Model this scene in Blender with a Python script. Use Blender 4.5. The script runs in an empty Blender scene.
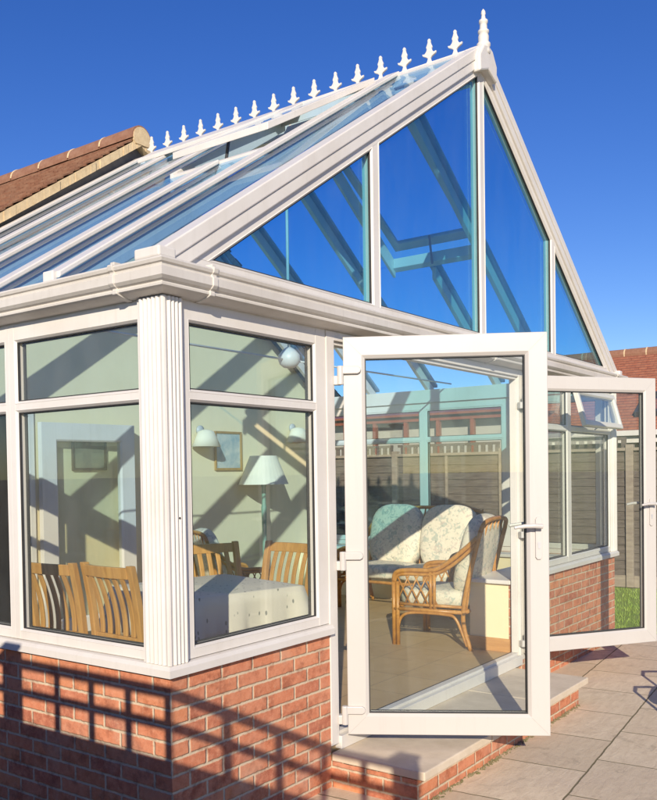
import bpy, bmesh, math, random
from mathutils import Vector, Matrix
random.seed(7)
SC = bpy.context.scene
COL = SC.collection
R = math.radians

# ------------------------------------------------------------------ materials
def new_mat(name):
    m = bpy.data.materials.new(name); m.use_nodes = True
    nt = m.node_tree; nt.nodes.clear()
    out = nt.nodes.new('ShaderNodeOutputMaterial')
    return m, nt, out

class N:
    """tiny node helper"""
    def __init__(s, nt): s.nt = nt
    def n(s, t, **kw):
        x = s.nt.nodes.new(t)
        for k, v in kw.items():
            if k.startswith('i_'):
                x.inputs[k[2:].replace('_', ' ')].default_value = v
            else: setattr(x, k, v)
        return x
    def l(s, a, b): s.nt.links.new(a, b)
    def ramp(s, fac, stops, interp='LINEAR'):
        r = s.nt.nodes.new('ShaderNodeValToRGB'); r.color_ramp.interpolation = interp
        e = r.color_ramp.elements
        while len(e) < len(stops): e.new(0.5)
        for q, (p, c) in zip(e, stops):
            q.position = p; q.color = (*c, 1) if len(c) == 3 else c
        s.l(fac, r.inputs['Fac']); return r.outputs['Color']
    def mix(s, fac, a, b, blend='MIX'):
        m = s.nt.nodes.new('ShaderNodeMix'); m.data_type = 'RGBA'; m.blend_type = blend
        for sock, v in ((m.inputs[0], fac), (m.inputs[6], a), (m.inputs[7], b)):
            if hasattr(v, 'links'): s.l(v, sock)
            elif isinstance(v, (int, float)): sock.default_value = v
            else: sock.default_value = (*v, 1)
        return m.outputs[2]
    def math(s, op, a, b=0.0):
        m = s.nt.nodes.new('ShaderNodeMath'); m.operation = op
        for sock, v in ((m.inputs[0], a), (m.inputs[1], b)):
            if hasattr(v, 'links'): s.l(v, sock)
            else: sock.default_value = v
        return m.outputs[0]
    def noise(s, vec, scale, detail=4, rough=.55, dist=0):
        t = s.nt.nodes.new('ShaderNodeTexNoise'); t.inputs['Scale'].default_value = scale
        t.inputs['Detail'].default_value = detail; t.inputs['Roughness'].default_value = rough
        t.inputs['Distortion'].default_value = dist
        if vec is not None: s.l(vec, t.inputs['Vector'])
        return t
    def bump(s, h, strength, dist=.01, normal=None):
        b = s.nt.nodes.new('ShaderNodeBump'); b.inputs['Strength'].default_value = strength
        b.inputs['Distance'].default_value = dist; s.l(h, b.inputs['Height'])
        if normal is not None: s.l(normal, b.inputs['Normal'])
        return b.outputs['Normal']
    def geo(s): return s.nt.nodes.new('ShaderNodeNewGeometry')
    def uv(s):
        u = s.nt.nodes.new('ShaderNodeUVMap'); u.uv_map = 'UVMap'; return u.outputs[0]
    def obj(s): return s.nt.nodes.new('ShaderNodeTexCoord').outputs['Object']

def principled(g, out, color, rough=.5, normal=None, spec=.5, **kw):
    p = g.n('ShaderNodeBsdfPrincipled')
    if hasattr(color, 'links'): g.l(color, p.inputs['Base Color'])
    else: p.inputs['Base Color'].default_value = (*color, 1)
    if hasattr(rough, 'links'): g.l(rough, p.inputs['Roughness'])
    else: p.inputs['Roughness'].default_value = rough
    p.inputs['Specular IOR Level'].default_value = spec
    for k, v in kw.items(): p.inputs[k].default_value = v
    if normal is not None: g.l(normal, p.inputs['Normal'])
    g.l(p.outputs[0], out.inputs['Surface']); return p

def mat_upvc(name, base, dirt, rough=.32, dirtamt=.5):
    m, nt, out = new_mat(name); g = N(nt); o = g.obj()
    n1 = g.noise(o, 2.3, 5, .6).outputs['Fac']; n2 = g.noise(o, 38, 3).outputs['Fac']
    f = g.ramp(n1, [(.42, (0, 0, 0)), (.75, (1, 1, 1))])
    f = g.math('MULTIPLY', f, dirtamt)
    col = g.mix(f, base, dirt)
    vm = g.n('ShaderNodeMapping'); vm.inputs['Scale'].default_value = (14, 14, .8); g.l(o, vm.inputs['Vector'])
    vs_ = g.noise(vm.outputs[0], 1.6, 5, .7, .3).outputs['Fac']
    col = g.mix(g.ramp(vs_, [(.53, (0, 0, 0)), (.70, (.32 * dirtamt,) * 3)]), col, tuple(c * .80 for c in dirt))
    st = g.noise(o, 90, 2).outputs['Fac']
    col = g.mix(g.ramp(st, [(.70, (0, 0, 0)), (.78, (.35, .35, .35))]), col, tuple(c * .72 for c in dirt))
    rr = g.ramp(n1, [(.3, (rough,) * 3), (.8, (rough + .18,) * 3)])
    principled(g, out, col, rr, g.bump(n2, .03, .002))
    return m

def mat_brick(name, c1, c2, c3, mortar):
    m, nt, out = new_mat(name); g = N(nt); uv = g.uv()
    w = g.noise(uv, 42, 4, .7); ws = g.n('ShaderNodeVectorMath', operation='SCALE'); ws.inputs['Scale'].default_value = .011
    sub = g.n('ShaderNodeVectorMath', operation='SUBTRACT'); sub.inputs[1].default_value = (.5, .5, .5)
    g.l(w.outputs['Color'], sub.inputs[0]); g.l(sub.outputs[0], ws.inputs[0])
    ad = g.n('ShaderNodeVectorMath', operation='ADD'); g.l(uv, ad.inputs[0]); g.l(ws.outputs[0], ad.inputs[1])
    def bt(a, b, bias):
        t = g.n('ShaderNodeTexBrick'); t.offset = .5; t.offset_frequency = 2; t.squash = 1
        for k, v in (('Scale', 1), ('Mortar Size', .0092), ('Mortar Smooth', .7), ('Bias', bias), ('Brick Width', .207), ('Row Height', .0685)):
            t.inputs[k].default_value = v
        t.inputs['Color1'].default_value = (*a, 1); t.inputs['Color2'].default_value = (*b, 1); t.inputs['Mortar'].default_value = (*mortar, 1)
        g.l(ad.outputs[0], t.inputs['Vector']); return t
    t = bt((0, 0, 0), (1, 1, 1), 0.0)
    L = lambda c, k, w=(1, 1, 1): tuple(min(1, v * k * q) for v, q in zip(c, w))
    tone = g.ramp(t.outputs['Color'], [(.05, L(c1, .72, (1, .95, 1.1))), (.22, c1), (.45, L(c1, .90, (1, 1.05, 1.15))), (.62, L(c1, 1.06, (1, 1.14, 1.2))), (.80, L(c1, .84)), (.96, L(c1, 1.08, (1, 1.1, 1.0)))])
    n1 = g.noise(uv, 30, 6, .65).outputs['Fac']; n2 = g.noise(uv, 3.1, 4).outputs['Fac']; n3 = g.noise(uv, 150, 3).outputs['Fac']
    col = g.mix(g.ramp(n1, [(.42, (0, 0, 0)), (.72, (.75,) * 3)]), tone, c3)
    col = g.mix(g.ramp(n3, [(.55, (0, 0, 0)), (.75, (.5,) * 3)]), col, tuple(min(1, c * 1.45) for c in c1))
    smear = g.math('MINIMUM', 1.0, g.math('ADD', t.outputs['Fac'], g.ramp(g.noise(uv, 26, 5, .75).outputs['Fac'], [(.60, (0, 0, 0)), (.74, (.55,) * 3)])))
    col = g.mix(smear, col, g.mix(n1, mortar, tuple(c * .6 for c in mortar)))
    # pale lime bloom
    dk = g.noise(uv, 11, 4, .7).outputs['Fac']
    col = g.mix(g.ramp(dk, [(.50, (0, 0, 0)), (.68, (.62,) * 3)]), col, tuple(c * .55 for c in c2))
    col = g.mix(g.ramp(n2, [(.54, (0, 0, 0)), (.76, (.34,) * 3)]), col, (.60, .47, .36))
    inv = g.math('SUBTRACT', 1.0, t.outputs['Fac'])
    h = g.math('ADD', g.math('MULTIPLY', inv, 1.0), g.math('MULTIPLY', n1, .45))
    h = g.math('ADD', h, g.math('MULTIPLY', n3, .15))
    principled(g, out, col, .88, g.bump(h, .75, .006), spec=.25)
    return m

def mat_paving(name):
    m, nt, out = new_mat(name); g = N(nt); uv = g.uv()
    w = g.noise(uv, 9, 3); ws = g.n('ShaderNodeVectorMath', operation='SCALE'); ws.inputs['Scale'].default_value = .012
    g.l(w.outputs['Color'], ws.inputs[0])
    ad = g.n('ShaderNodeVectorMath', operation='ADD'); g.l(uv, ad.inputs[0]); g.l(ws.outputs[0], ad.inputs[1])
    mp = g.n('ShaderNodeMapping'); mp.inputs['Rotation'].default_value = (0, 0, R(-5.0)); mp.inputs['Location'].default_value = (.19, .047, 0)
    g.l(ad.outputs[0], mp.inputs['Vector'])
    t = g.n('ShaderNodeTexBrick'); t.offset = .38; t.offset_frequency = 2
    for k, v in (('Scale', 1), ('Mortar Size', .0055), ('Mortar Smooth', .4), ('Brick Width', .60), ('Row Height', .56)): t.inputs[k].default_value = v
    t.inputs['Color1'].default_value = (.79, .66, .475, 1); t.inputs['Color2'].default_value = (.65, .535, .38, 1); t.inputs['Mortar'].default_value = (.20, .165, .11, 1)
    g.l(mp.outputs[0], t.inputs['Vector'])
    sc = g.n('ShaderNodeMapping'); sc.inputs['Scale'].default_value = (3, 11, 1); g.l(uv, sc.inputs['Vector'])
    n1 = g.noise(sc.outputs[0], 2.2, 6, .62, .6).outputs['Fac']; n2 = g.noise(uv, 1.3, 5, .6).outputs['Fac']; n3 = g.noise(uv, 120, 3).outputs['Fac']
    n4 = g.noise(uv, 17, 5, .7).outputs['Fac']
    col = g.mix(g.ramp(n1, [(.35, (0, 0, 0)), (.7, (.6,) * 3)]), t.outputs['Color'], (.56, .44, .30))
    col = g.mix(g.ramp(n2, [(.45, (0, 0, 0)), (.7, (.45,) * 3)]), col, (.68, .54, .39))
    col = g.mix(g.ramp(n4, [(.55, (0, 0, 0)), (.75, (.5,) * 3)]), col, (.45, .355, .25))
    col = g.mix(t.outputs['Fac'], col, g.mix(n4, (.17, .14, .085), (.23, .20, .10)))
    n5 = g.noise(uv, 4.2, 6, .72, 1.0).outputs['Fac']
    col = g.mix(g.ramp(n5, [(.56, (0, 0, 0)), (.66, (.42,) * 3)]), col, (.34, .28, .20))
    col = g.mix(g.ramp(g.noise(uv, 95, 2).outputs['Fac'], [(.64, (0, 0, 0)), (.74, (.5,) * 3)]), col, (.30, .25, .18))
    h = g.math('ADD', g.math('MULTIPLY', g.math('SUBTRACT', 1.0, t.outputs['Fac']), 1.2), g.math('ADD', g.math('MULTIPLY', n1, .7), g.math('MULTIPLY', n4, .5)))
    h = g.math('ADD', h, g.math('MULTIPLY', n3, .12))
    principled(g, out, col, .85, g.bump(h, .55, .008), spec=.3)
    return m

def mat_noise(name, ca, cb, scale=8, rough=.7, bump=.2, bscale=60, stretch=None, spec=.4, bdist=.004, detail=5):
    m, nt, out = new_mat(name); g = N(nt); o = g.obj()
    if stretch:
        mp = g.n('ShaderNodeMapping'); mp.inputs['Scale'].default_value = stretch; g.l(o, mp.inputs['Vector']); o = mp.outputs[0]
    n1 = g.noise(o, scale, detail, .6).outputs['Fac']; n2 = g.noise(o, bscale, 4).outputs['Fac']
    col = g.mix(g.ramp(n1, [(.32, (0, 0, 0)), (.68, (1, 1, 1))]), ca, cb)
    principled(g, out, col, rough, g.bump(n2, bump, bdist), spec=spec)
    return m

def mat_tile_floor(name):
    m, nt, out = new_mat(name); g = N(nt); uv = g.uv()
    t = g.n('ShaderNodeTexBrick'); t.offset = 0
    for k, v in (('Scale', 1), ('Mortar Size', .0035), ('Mortar Smooth', .2), ('Brick Width', .42), ('Row Height', .42)): t.inputs[k].default_value = v
    t.inputs['Color1'].default_value = (.50, .35, .18, 1); t.inputs['Color2'].default_value = (.45, .31, .16, 1); t.inputs['Mortar'].default_value = (.24, .18, .115, 1)
    g.l(uv, t.inputs['Vector'])
    n1 = g.noise(uv, 6, 5, .6).outputs['Fac']
    col = g.mix(g.ramp(n1, [(.35, (0, 0, 0)), (.7, (.5,) * 3)]), t.outputs['Color'], (.56, .41, .23))
    principled(g, out, col, .6, g.bump(t.outputs['Fac'], -.3, .003))
    return m

def mat_rooftile(name, a, b, c):
    m, nt, out = new_mat(name); g = N(nt); uv = g.uv()
    t = g.n('ShaderNodeTexBrick'); t.offset = .5
    for k, v in (('Scale', 1), ('Mortar Size', .003), ('Mortar Smooth', .1), ('Brick Width', .17), ('Row Height', .1)): t.inputs[k].default_value = v
    t.inputs['Color1'].default_value = (*a, 1); t.inputs['Color2'].default_value = (*b, 1); t.inputs['Mortar'].default_value = (a[0] * .3, a[1] * .3, a[2] * .3, 1)
    g.l(uv, t.inputs['Vector'])
    n1 = g.noise(uv, 9, 6, .65).outputs['Fac']; n2 = g.noise(uv, 70, 3).outputs['Fac']
    col = g.mix(g.ramp(n1, [(.4, (0, 0, 0)), (.75, (.8,) * 3)]), t.outputs['Color'], c)
    h = g.math('ADD', g.math('SUBTRACT', 1.0, t.outputs['Fac']), g.math('MULTIPLY', n2, .4))
    principled(g, out, col, .85, g.bump(h, .5, .006), spec=.25)
    return m

def mat_floral(name, ground, leaf, second, vs=16):
    """faded printed fabric: soft leafy blotches in two tones"""
    m, nt, out = new_mat(name); g = N(nt); o = g.obj()
    a = g.noise(o, vs, 3, .62, 1.1).outputs['Fac']; b = g.noise(o, vs * 1.7, 4, .65, .8).outputs['Fac']; n = g.noise(o, 60, 4).outputs['Fac']
    sh = g.n('ShaderNodeMapping'); sh.inputs['Location'].default_value = (5, 3, 1); g.l(o, sh.inputs['Vector'])
    c = g.noise(sh.outputs[0], vs * .8, 4, .65, 1.2).outputs['Fac']
    col = g.mix(g.ramp(a, [(.53, (0, 0, 0)), (.60, (.8,) * 3)]), ground, leaf)
    col = g.mix(g.ramp(c, [(.57, (0, 0, 0)), (.63, (.7,) * 3)]), col, second)
    col = g.mix(g.ramp(b, [(.60, (0, 0, 0)), (.66, (.55,) * 3)]), col, tuple(v * .5 for v in leaf))
    big = g.noise(o, 5.0, 3).outputs['Fac']
    principled(g, out, col, .9, g.bump(g.math('ADD', g.math('MULTIPLY', n, .15), big), .5, .03), spec=.2)
    return m

def mat_leafcloth(name):
    """off-white cloth with small scattered leaf motifs"""
    m, nt, out = new_mat(name); g = N(nt); o = g.obj()
    w = g.noise(o, 6, 2)
    mp = g.n('ShaderNodeMapping'); mp.inputs['Scale'].default_value = (1.0, 1.0, .5); mp.inputs['Rotation'].default_value = (.5, .7, .6)
    g.l(o, mp.inputs['Vector'])
    v = g.n('ShaderNodeTexVoronoi'); v.inputs['Scale'].default_value = 27; g.l(mp.outputs[0], v.inputs['Vector'])
    f = g.ramp(v.outputs['Distance'], [(.15, (1, 1, 1)), (.21, (0, 0, 0))])
    pick = g.n('ShaderNodeSeparateColor'); g.l(v.outputs['Color'], pick.inputs[0])
    f = g.mix(1.0, f, g.ramp(pick.outputs[1], [(.30, (0, 0, 0)), (.35, (1, 1, 1))]), 'MULTIPLY')
    col = g.mix(f, (.70, .66, .57), (.24, .25, .22))
    principled(g, out, col, .85, g.bump(w.outputs['Fac'], .2, .01), spec=.2)
    return m

def mat_glass(name, tint, refl=(1, 1, 1), ior=1.45, smudge=.02, wave=.03):
    """clear pane: tinted transparency with a fresnel mirror layer and a trace of dust"""
    m, nt, out = new_mat(name); g = N(nt)
    tr = g.n('ShaderNodeBsdfTransparent'); tr.inputs[0].default_value = (*tint, 1)
    gl = g.n('ShaderNodeBsdfGlossy'); gl.inputs['Color'].default_value = (*refl, 1); gl.inputs['Roughness'].default_value = .0
    o = g.obj(); nz = g.noise(o, 1.1, 2)
    g.l(g.bump(nz.outputs['Fac'], wave, .02), gl.inputs['Normal'])
    fr = g.n('ShaderNodeFresnel')
    bf = g.geo().outputs['Backfacing']     # the same outside-to-glass reflectance on both faces of the pane
    g.l(g.math('ADD', ior, g.math('MULTIPLY', bf, 1 / ior - ior)), fr.inputs['IOR'])
    mx = g.n('ShaderNodeMixShader'); g.l(fr.outputs[0], mx.inputs[0]); g.l(tr.outputs[0], mx.inputs[1]); g.l(gl.outputs[0], mx.inputs[2])
    df = g.n('ShaderNodeBsdfDiffuse'); df.inputs[0].default_value = (.75, .77, .78, 1)
    sm_ = g.n('ShaderNodeMapping'); sm_.inputs['Scale'].default_value = (2.2, 2.2, .55); g.l(o, sm_.inputs['Vector'])
    dn = g.noise(sm_.outputs[0], 3.0, 7, .72, .5)
    f = g.ramp(dn.outputs['Fac'], [(.40, (smudge * .3,) * 3), (.75, (smudge * 1.6,) * 3)])
    m2 = g.n('ShaderNodeMixShader'); g.l(f, m2.inputs[0]); g.l(mx.outputs[0], m2.inputs[1]); g.l(df.outputs[0], m2.inputs[2])
    g.l(m2.outputs[0], out.inputs['Surface'])
    return m

def mat_wood(name, a, b, axis=(1, 1, .12), rough=.45, scale=28):
    m, nt, out = new_mat(name); g = N(nt); o = g.obj()
    mp = g.n('ShaderNodeMapping'); mp.inputs['Scale'].default_value = axis; g.l(o, mp.inputs['Vector'])
    n1 = g.noise(mp.outputs[0], scale, 5, .6, .8).outputs['Fac']
    col = g.mix(g.ramp(n1, [(.35, (0, 0, 0)), (.65, (1, 1, 1))]), a, b)
    principled(g, out, col, rough, g.bump(n1, .08, .003))
    return m

M = {}
M['upvc'] = mat_upvc('white_upvc', (.74, .705, .655), (.58, .53, .455), .34, .5)
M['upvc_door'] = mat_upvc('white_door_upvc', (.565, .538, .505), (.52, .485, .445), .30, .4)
M['gutter'] = mat_upvc('white_gutter_plastic', (.68, .645, .59), (.49, .44, .37), .36, .6)
M['moss'] = mat_noise('moss_and_grit', (.16, .15, .06), (.26, .21, .13), 30, .95, .5, 120)
M['seam'] = mat_noise('weld_seam_grey', (.42, .40, .37), (.46, .44, .41), 9, .5, .05)
M['brick'] = mat_brick('red_brick', (.60, .215, .110), (.44, .13, .070), (.70, .32, .19), (.78, .63, .44))
M['paving'] = mat_paving('sandstone_paving')
M['slab'] = mat_noise('step_slab', (.74, .63, .485), (.61, .51, .38), 7, .85, .35, 70)
M['tile'] = mat_tile_floor('floor_tile')
M['plaster'] = mat_noise('cream_plaster', (.88, .765, .50), (.84, .72, .46), 3, .8, .15, 140, bdist=.002)
M['rooftile'] = mat_rooftile('plain_roof_tile', (.235, .105, .058), (.18, .08, .048), (.33, .20, .125))
M['rooftile_far'] = mat_rooftile('far_roof_tile', (.36, .13, .075), (.29, .105, .065), (.42, .20, .12))
M['ridgetile'] = mat_noise('ridge_tile', (.25, .115, .068), (.33, .18, .115), 14, .85, .4, 60)
M['mortar'] = mat_noise('mortar', (.72, .57, .35), (.58, .44, .26), 20, .95, .6, 80)
M['lead'] = mat_noise('lead_flashing', (.12, .125, .14), (.20, .20, .21), 9, .6, .3, 30)
M['fence'] = mat_noise('weathered_timber', (.175, .145, .115), (.10, .08, .065), 16, .9, .5, 90, (1, .35, 3.2))
M['fence_light'] = mat_noise('pale_timber', (.36, .30, .23), (.25, .20, .155), 12, .9, .4, 80, (1, .4, 2))
M['trellis'] = mat_noise('stained_timber', (.20, .12, .07), (.14, .085, .05), 14, .85, .4, 60, (1, 1, .3))
M['oak'] = mat_wood('oak', (.60, .33, .10), (.46, .235, .065))
M['wicker'] = mat_wood('rattan_cane', (.56, .27, .06), (.40, .17, .035), (1, 1, 1), .35, 18)
M['skirting'] = mat_wood('pine_skirting', (.60, .33, .13), (.50, .26, .10), (.2, .2, 1), .5)
M['floral'] = mat_floral('floral_fabric', (.72, .66, .52), (.40, .45, .38), (.52, .44, .37), 17)
M['leafcloth'] = mat_leafcloth('leaf_print_cloth')
M['shade'] = mat_noise('lamp_shade_fabric', (.82, .76, .60), (.78, .72, .56), 5, .8, .1, 120)
M['green_stem'] = mat_noise('green_painted_wood', (.20, .36, .25), (.16, .30, .21), 8, .45, .05)
M['frame_wood'] = mat_wood('picture_frame_wood', (.45, .27, .08), (.36, .2, .06))
M['frame_dark'] = mat_wood('dark_frame_wood', (.10, .055, .03), (.07, .04, .02))
M['print'] = mat_noise('watercolour_print', (.66, .66, .57), (.26, .38, .42), 8, .5, .02)
M['print_dark'] = mat_noise('dim_print', (.30, .26, .18), (.20, .19, .14), 7, .4, .02)
M['gasket'] = mat_noise('black_rubber_gasket', (.035, .035, .035), (.05, .05, .05), 9, .6, .1)
M['steel'] = mat_noise('grey_steel', (.45, .45, .46), (.55, .55, .55), 9, .35, .05)
M['dark_metal'] = mat_noise('dark_metal', (.05, .05, .055), (.07, .07, .075), 9, .4, .05)
M['red_frame'] = mat_wood('red_brown_frame', (.26, .07, .04), (.20, .05, .03))
M['blind'] = mat_noise('pale_blind', (.55, .50, .50), (.50, .45, .46), 5, .7, .1)
M['dark_room'] = mat_noise('dim_room_wall', (.62, .55, .40), (.56, .49, .35), 3, .9, .1)
M['shelf_wood'] = mat_wood('brown_shelf_wood', (.30, .16, .06), (.22, .11, .04))
M['blue_china'] = mat_noise('blue_china', (.20, .30, .42), (.50, .55, .58), 9, .3, .02)
M['grass'] = mat_noise('lawn_grass', (.20, .31, .04), (.28, .37, .06), 7, .8, .3, 60)
M['grassblade'] = mat_noise('grass_blade', (.24, .38, .05), (.34, .42, .08), 3, .6, .05)
M['soil_ground'] = mat_noise('rough_ground', (.22, .20, .14), (.17, .15, .11), .6, .95, .3, 12)
M['wall_glass'] = mat_glass('window_glass', (.965, .985, .962), smudge=.020)
M['door_glass'] = mat_glass('door_glass', (.955, .98, .965), smudge=.015)
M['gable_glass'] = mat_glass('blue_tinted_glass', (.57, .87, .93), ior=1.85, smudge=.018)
M['roof_glass'] = mat_glass('roof_glass', (.74, .88, .985), ior=1.05, smudge=.004, wave=.004)
M['render'] = mat_noise('pale_render', (.55, .50, .42), (.50, .45, .38), 4, .9, .3, 70)

# ------------------------------------------------------------------ geometry helpers
class MB:
    def __init__(s): s.v = []; s.f = []; s.uvs = None
    def add(s, vs, fs):
        b = len(s.v); s.v += [tuple(v) for v in vs]; s.f += [tuple(b + i for i in f) for f in fs]; return s
    def box(s, a, b, mat=None):
        x0, y0, z0 = a; x1, y1, z1 = b
        vs = [Vector(p) for p in ((x0, y0, z0), (x1, y0, z0), (x1, y1, z0), (x0, y1, z0), (x0, y0, z1), (x1, y0, z1), (x1, y1, z1), (x0, y1, z1))]
        if mat is not None: vs = [mat @ v for v in vs]
        return s.add(vs, [(0, 3, 2, 1), (4, 5, 6, 7), (0, 1, 5, 4), (1, 2, 6, 5), (2, 3, 7, 6), (3, 0, 4, 7)])
    def prism(s, poly, d0, d1, fr):
        """poly: 2D points CCW in frame fr (callable u,v,w -> point)"""
        n = len(poly)
        vs = [fr(u, v, d0) for u, v in poly] + [fr(u, v, d1) for u, v in poly]
        fs = [tuple(range(n))[::-1], tuple(range(n, 2 * n))] + [(i, (i + 1) % n, n + (i + 1) % n, n + i) for i in range(n)]
        return s.add(vs, fs)
    def ring(s, poly, prof, fr):
        """mitred frame: prof = closed loop of (inset, depth)"""
        loops = [[fr(u, v, d) for u, v in inset(poly, i)] for i, d in prof]
        n = len(poly); k = len(prof)
        vs = [p for l in loops for p in l]
        fs = []
        for a in range(k):
            b = (a + 1) % k
            for i in range(n):
                j = (i + 1) % n
                fs.append((a * n + i, a * n + j, b * n + j, b * n + i))
        return s.add(vs, fs)
    def tube(s, pts, r, seg=8, closed=False, taper=None):
        pts = [Vector(p) for p in pts]; n = len(pts)
        rs = r if isinstance(r, (list, tuple)) else [r] * n
        base = len(s.v); prev = None
        for i, p in enumerate(pts):
            if closed: t = pts[(i + 1) % n] - pts[i - 1]
            else: t = pts[min(i + 1, n - 1)] - pts[max(i - 1, 0)]
            t.normalize()
            if prev is None:
                a = Vector((0, 0, 1)) if abs(t.z) < .9 else Vector((1, 0, 0))
                u = t.cross(a).normalized()
            else:
                u = (prev - t * prev.dot(t)).normalized()
            prev = u; w = t.cross(u)
            for k in range(seg):
                an = 2 * math.pi * k / seg
                s.v.append(tuple(p + (u * math.cos(an) + w * math.sin(an)) * rs[i]))
        m = n if closed else n - 1
        for i in range(m):
            j = (i + 1) % n
            for k in range(seg):
                l = (k + 1) % seg
                s.f.append((base + i * seg + k, base + i * seg + l, base + j * seg + l, base + j * seg + k))
        if not closed:
            s.f.append(tuple(base + k for k in range(seg))[::-1]); s.f.append(tuple(base + (n - 1) * seg + k for k in range(seg)))
        return s
    def strip(s, pts, hx, hy):
        """rectangular bar swept along points (cross-section in x/y)"""
        b = len(s.v)
        for x, y, z in pts: s.v += [(x - hx, y - hy, z), (x + hx, y - hy, z), (x + hx, y + hy, z), (x - hx, y + hy, z)]
        n = len(pts)
        for i in range(n - 1):
            for k in range(4):
                l = (k + 1) % 4; s.f.append((b + i * 4 + k, b + i * 4 + l, b + i * 4 + 4 + l, b + i * 4 + 4 + k))
        s.f.append((b + 3, b + 2, b + 1, b)); e = b + (n - 1) * 4; s.f.append((e, e + 1, e + 2, e + 3)); return s
    def lathe(s, prof, c, seg=16, fr=None):
        base = len(s.v); n = len(prof)
        for r, z in prof:
            for k in range(seg):
                a = 2 * math.pi * k / seg
                p = Vector((c[0] + r * math.cos(a), c[1] + r * math.sin(a), c[2] + z))
                s.v.append(tuple(fr(p) if fr else p))
        for i in range(n - 1):
            for k in range(seg):
                l = (k + 1) % seg
                s.f.append((base + i * seg + k, base + i * seg + l, base + (i + 1) * seg + l, base + (i + 1) * seg + k))
        s.f.append(tuple(base + k for k in range(seg))[::-1]); s.f.append(tuple(base + (n - 1) * seg + k for k in range(seg)))
        return s
    def pillow(s, c, size, e1=.5, e2=.5, mat=None, nu=20, nv=12, wob=0.0):
        """super-ellipsoid cushion"""
        sg = lambda a, e: math.copysign(abs(a) ** e, a)
        base = len(s.v)
        for i in range(nv + 1):
            ph = -math.pi / 2 + math.pi * i / nv
            for k in range(nu):
                th = 2 * math.pi * k / nu
                x = sg(math.cos(ph), e1) * sg(math.cos(th), e2); y = sg(math.cos(ph), e1) * sg(math.sin(th), e2); z = sg(math.sin(ph), e1)
                w = 1 + wob * math.sin(5 * th + 3 * ph)
                p = Vector((c[0] + x * size[0] / 2 * w, c[1] + y * size[1] / 2 * w, c[2] + z * size[2] / 2))
                s.v.append(tuple(mat @ p if mat is not None else p))
        for i in range(nv):
            for k in range(nu):
                l = (k + 1) % nu
                s.f.append((base + i * nu + k, base + i * nu + l, base + (i + 1) * nu + l, base + (i + 1) * nu + k))
        return s
    def build(s, name, mat, parent=None, smooth=False, bevel=0, world=True, uvf=None):
        off = Vector((0, 0, 0))
        if parent is not None and world:
            q = parent
            while q is not None: off += q.location; q = q.parent
        me = bpy.data.meshes.new(name)
        me.from_pydata([tuple(Vector(v) - off) for v in s.v], [], s.f); 
        bm = bmesh.new(); bm.from_mesh(me); bmesh.ops.recalc_face_normals(bm, faces=bm.faces)
        uvl = bm.loops.layers.uv.new('UVMap')
        for f in bm.faces:
            n = f.normal; ax, ay, az = abs(n.x), abs(n.y), abs(n.z)
            for lp in f.loops:
                p = lp.vert.co + off
                if uvf: lp[uvl].uv = uvf(p, n)
                elif az >= ax and az >= ay: lp[uvl].uv = (p.x, p.y)
                elif ay >= ax: lp[uvl].uv = (p.x, p.z)
                else: lp[uvl].uv = (-p.y, p.z)
            f.smooth = smooth
        bm.to_mesh(me); bm.free()
        me.materials.append(mat)
        o = bpy.data.objects.new(name, me); COL.objects.link(o)
        if parent is not None: o.parent = parent
        if bevel:
            b = o.modifiers.new('bevel', 'BEVEL'); b.width = bevel; b.segments = 2; b.limit_method = 'ANGLE'; b.angle_limit = R(40)
            b.harden_normals = False
        return o

def inset(poly, d):
    n = len(poly); out = []
    P = [Vector(p) for p in poly]
    for i in range(n):
        a, b, c = P[i - 1], P[i], P[(i + 1) % n]
        e1 = (b - a).normalized(); e2 = (c - b).normalized()
        n1 = Vector((-e1.y, e1.x)); n2 = Vector((-e2.y, e2.x))
        p1 = b + n1 * d; p2 = b + n2 * d
        cr = e1.x * e2.y - e1.y * e2.x
        if abs(cr) < 1e-6: out.append((p1.x, p1.y)); continue
        t = ((p2.x - p1.x) * e2.y - (p2.y - p1.y) * e2.x) / cr
        q = p1 + e1 * t; out.append((q.x, q.y))
    return out

def rect(u0, v0, u1, v1): return [(u0, v0), (u1, v0), (u1, v1), (u0, v1)]
FRONT = lambda u, v, w: Vector((u, w, v))            # w: + goes inside
LEFT = lambda u, v, w: Vector((w, -u, v))            # u = -y ; w + goes inside

def tag(o, label=None, cat=None, group=None, kind=None):
    if label: o['label'] = label
    if cat: o['category'] = cat
    if group: o['group'] = group
    if kind: o['kind'] = kind
    return o
def empty(name, loc, label=None, cat=None, group=None, rz=0, parent=None):
    o = bpy.data.objects.new(name, None); COL.objects.link(o); o.location = loc; o.rotation_euler = (0, 0, rz)
    o.empty_display_size = .1
    if parent: o.parent = parent
    return tag(o, label, cat, group)
def copy_tree(o, parent=None):
    c = o.copy(); COL.objects.link(c)
    if parent is not None: c.parent = parent
    for ch in list(o.children): copy_tree(ch, c)
    return c

# ------------------------------------------------------------------ dimensions (metres)
G = -.31          # patio level
FL = -.06         # room floor
W = 5.77          # front width
D = 3.5           # house wall
XC = 2.985        # ridge / centre mullion
ZB, ZT1, ZT2, ZT = .586, 1.612, 1.667, 1.944
SILL = .484
SL = .6507; SR = .6894
def zl(x): return 2.233 + (x - .311) * SL if x <= XC else 3.973 - (x - XC) * SR

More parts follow.
